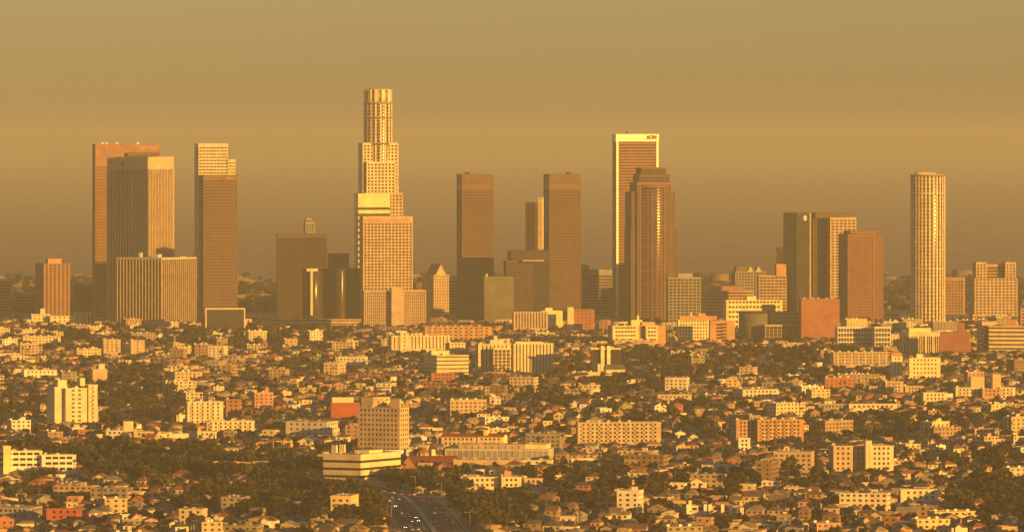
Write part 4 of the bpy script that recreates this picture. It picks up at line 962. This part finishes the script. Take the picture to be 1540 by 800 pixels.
# the far plain beyond downtown
parts = []
for i in range(350):
    y = 9350 + 2300 * rnd.random() ** 1.5; x = rnd.uniform(-1, 1) * y * .083
    m = MB(); m.box((0, 0, .5), (1, 1, 1)); V = np.array(m.v); wc = pick(WALLC, WW)[1]
    it = dict(x=x, y=y, z=0, yaw=rnd.uniform(-.4, .6)); h = rnd.uniform(4, 8) if rnd.random() < .96 else rnd.uniform(10, 20); wc = (.2, .155, .1)
    parts.append((xf(V, it, (rnd.uniform(12, 60), rnd.uniform(10, 40), h)), np.array(m.f), np.tile(wc, (8, 1))))
tag(merge('distant_city', parts, M['stuffpaint']), 'faint low buildings of the far plain behind the towers, lost in haze', 'buildings')
parts = []
for i in range(2200):
    y = 9300 + 2200 * rnd.random() ** 1.4; x = rnd.uniform(-1, 1) * y * .083; s_ = rnd.uniform(8, 16); V, Q, Cc = LOW[('tree', i % 14)]
    it = dict(x=x, y=y, z=-1, yaw=i * 1.3); parts.append((xf(V[:200], it, (s_ * 1.6, s_ * 1.6, s_)), Q[:50], Cc[:200]))
tag(merge('distant_woods', parts, M['leaf']), 'faint dark tree belts of the far plain between the towers', 'trees')

# ------------------------------------------------------------------ cars
BODY = [(-2.25, .35), (2.25, .35), (2.28, .7), (2.1, .86), (1.15, .95), (-1.7, .98), (-2.2, .92), (-2.3, .6)]
CAB = [(1.1, .94), (.45, 1.42), (-.95, 1.45), (-1.65, .97)]
m = MB(); m.prism([(x, z) for x, z in BODY], -.88, .88); bodym = mesh_from('car_body', m.v, m.f, M['carpaint'])
m = MB(); m.prism(CAB, -.74, .74); cabm = mesh_from('car_cabin', m.v, m.f, M['glass'])
m = MB(); m.prism([(.42, 1.425), (-.92, 1.455), (-.9, 1.5), (.38, 1.47)], -.72, .72); roofm = mesh_from('car_roof', m.v, m.f, M['carpaint'])
m = MB(); m.tube((0, -.11, 0), (0, .11, 0), .33, .33, 12); m.f += [tuple(range(12))[::-1], tuple(range(12, 24))]; wheelm = mesh_from('car_wheel', m.v, m.f, M['bark'])
def car(x, y, yaw, cn, c, lights):
    r = link('car', None, None, (x, y, .06), yaw)
    link('body', bodym, r, color=c); link('window', cabm, r, color=C['gl']); link('roof', roofm, r, color=c)
    for sx in (-1.4, 1.4):
        for sy in (-.8, .8): link('wheel', wheelm, r, (sx, sy, .33))
    for sy in (-.62, .62):
        P(r, 'headlight', 'lamp' if lights else 'metal', (2.27, sy, .66), (.12, .34, .2), (.8, .8, .75)); P(r, 'tail_light', 'tail', (-2.28, sy, .74), (.1, .34, .2))
    return r
CCOL = [('white', (.8, .8, .78)), ('silver', (.5, .5, .5)), ('black', (.03, .03, .035)), ('dark blue', (.04, .06, .14)), ('red', (.4, .04, .03)), ('beige', (.55, .47, .34)), ('grey', (.2, .2, .2)), ('gold', (.5, .36, .14))]
CARS = []; used = []
for i in range(900):
    if len(CARS) >= 92: break
    y = rnd.uniform(4090, 4640); s_ = rnd.choice([-1, 1]); ln = rnd.randrange(4); o = s_ * (5.2 + 3.6 * ln)
    if any(abs(y - a) < 9 and abs(o - c) < 2 for a, c in used): continue
    used.append((y, o)); dx = (road_x(y + 15) - road_x(y - 15)) / 30; L = math.hypot(1, dx)
    x, yy = road_x(y) + o / L, y - o * dx / L; ang = math.atan2(1, dx) + (math.pi if s_ < 0 else 0)
    cn, c = rnd.choices(CCOL, [26, 16, 14, 5, 6, 8, 10, 5])[0]
    r = car(x, yy, ang, cn, c, s_ < 0 and rnd.random() < .2); tag(r, None, 'car', 'cars on the freeway')
    CARS.append((cn + ' car ' + ('driving toward the viewer, lane ' if s_ < 0 else 'driving away, lane ') + ['next to the median', 'second from the median', 'second from the kerb', 'beside the kerb'][ln], py_of(0, yy), r))
g2 = defaultdict(list)
for lab, py, r in CARS: g2[lab.replace(', lane in', ', in').replace(', lane beside', ', beside').replace(', lane next', ', next')].append((-py, r))
for lab, L in g2.items():
    L.sort(key=lambda t: t[0])
    for i, (_, r) in enumerate(L): r['label'] = lab if len(L) == 1 else lab + ', ' + ('nearest' if i == 0 else 'farthest' if i == len(L) - 1 else ORD[i] + ' nearest')
# freeway lamps, flyover, signs
for i, (y, s_) in enumerate([(4180, 1), (4260, -1), (4340, 1), (4430, -1), (4520, 1), (4620, 1)]):
    x = road_x(y) + s_ * 22.5; r = link('street_lamp', None, None, (x, y, 0))
    P(r, 'pole', 'metal', (0, 0, 5.5), (.28, .28, 11), C['grey']); P(r, 'arm', 'metal', (-s_ * 1.2, 0, 11), (2.6, .18, .18), C['grey']); P(r, 'lamp_head', 'metal', (-s_ * 2.6, 0, 10.95), (1.1, .5, .3), C['pale'])
    tag(r, 'grey lamp post on the %s side of the freeway, %s of its side' % ('right' if s_ > 0 else 'left', {0: 'nearest', 1: 'nearest', 2: 'second nearest', 3: 'farthest', 4: 'third nearest', 5: 'farthest'}[i]), 'lamp post', 'lamp posts along the freeway')
r = link('flyover', None, None, ((368 - CX) / F * 4900, 4900, 0), R(-4))
P(r, 'deck', 'wall', (0, 0, 6.2), (52, 11, 1.1), C['beige']); P(r, 'parapet', 'wall', (0, -5.6, 7.2), (52, .35, 1.1), C['tan']); P(r, 'parapet', 'wall', (0, 5.6, 7.2), (52, .35, 1.1), C['tan'])
for q in (-20, -7, 7, 20): P(r, 'pillar', 'wall', (q, 0, 2.8), (1.6, 8, 5.8), C['tan'])
tag(r, 'short pale concrete flyover on pillars between trees left of the angular banded office', 'flyover')
def board(px, py, D, w, h, c, lab, legs=6):
    x = (px - CX) / F * D; z = H - (py - HY) / F * D; r = link('billboard', None, None, (x, D, hgt(x, D)), R(8)); zz = z - hgt(x, D)
    P(r, 'panel', 'wall', (0, 0, zz), (w, .5, h), C[c]); P(r, 'post', 'metal', (0, .5, (zz) / 2), (.7, .7, zz), C['grey']); tag(r, lab, 'billboard')
board(540, 624, 5500, 6, 3.4, 'red', 'small red billboard on a post left of the old tan tower'); board(638, 659, 5180, 4, 2.6, 'white', 'white billboard on a tall post right of the old tan tower')
board(658, 645, 5330, 8, 2.2, 'cream', 'wide cream billboard above the mission-style school roof')

# ------------------------------------------------------------------ air, light, camera
V = [(x, y, z) for z in (-12, 322) for y in (-2400, 89000) for x in (-40000, 40000)]
me = bpy.data.meshes.new('haze'); me.from_pydata(V, [], BF); hz = link('haze', me); hz['kind'] = 'stuff'
hm = bpy.data.materials.new('haze_air'); hm.use_nodes = True; nt = hm.node_tree; nt.nodes.clear()
out = nt.nodes.new('ShaderNodeOutputMaterial'); pv = nt.nodes.new('ShaderNodeVolumePrincipled')
pv.inputs['Color'].default_value = (.58, .635, .58, 1); pv.inputs['Density'].default_value = 4.9e-5; pv.inputs['Anisotropy'].default_value = 0.0
pv.inputs['Absorption Color'].default_value = (0, 0, 0, 1)
nt.links.new(pv.outputs[0], out.inputs['Volume']); me.materials.append(hm)

w = bpy.data.worlds.new('World'); S.world = w; w.use_nodes = True; nt = w.node_tree; bg = nt.nodes['Background']
sk = nt.nodes.new('ShaderNodeTexSky'); sk.sky_type = 'NISHITA'; sk.sun_disc = False; sk.sun_elevation = R(SUN_EL); sk.sun_rotation = R(180 - SUN_AZ)
sk.air_density = 1.0; sk.dust_density = .5; sk.ozone_density = 0; sk.altitude = 300
tint = nt.nodes.new('ShaderNodeVectorMath'); tint.operation = 'MULTIPLY'; tint.inputs[1].default_value = (.66, .665, .84)
nt.links.new(sk.outputs[0], tint.inputs[0]); nt.links.new(tint.outputs[0], bg.inputs[0]); bg.inputs[1].default_value = .05
sl = bpy.data.lights.new('sun', 'SUN'); sl.energy = 5; sl.angle = R(.5); sl.color = (1, .47, .068)
so = bpy.data.objects.new('sun', sl); col.objects.link(so)
from mathutils import Vector
a, e = R(SUN_AZ), R(SUN_EL)
dvec = Vector((math.sin(a) * math.cos(e), -math.cos(a) * math.cos(e), math.sin(e)))
so.rotation_euler = dvec.to_track_quat('Z', 'Y').to_euler(); so.location = (300, 3000, 900)
cam = bpy.data.cameras.new('camera'); co = bpy.data.objects.new('camera', cam); col.objects.link(co); S.camera = co
co.location = (0, 0, H); co.rotation_euler = (math.pi / 2, 0, 0)
cam.sensor_width = 36; cam.lens = 36 * F / 1540; cam.shift_y = -195 / 1540; cam.clip_start = 10; cam.clip_end = 150000
S.render.engine = 'CYCLES'; S.render.resolution_x = 1024; S.render.resolution_y = 531
S.view_settings.view_transform = 'Standard'; S.view_settings.look = 'None'; S.view_settings.gamma = 1; S.view_settings.use_curve_mapping = False
S.view_settings.exposure = 0.95
S.cycles.max_bounces = 4; S.cycles.diffuse_bounces = 2; S.cycles.volume_bounces = 1; S.cycles.glossy_bounces = 2
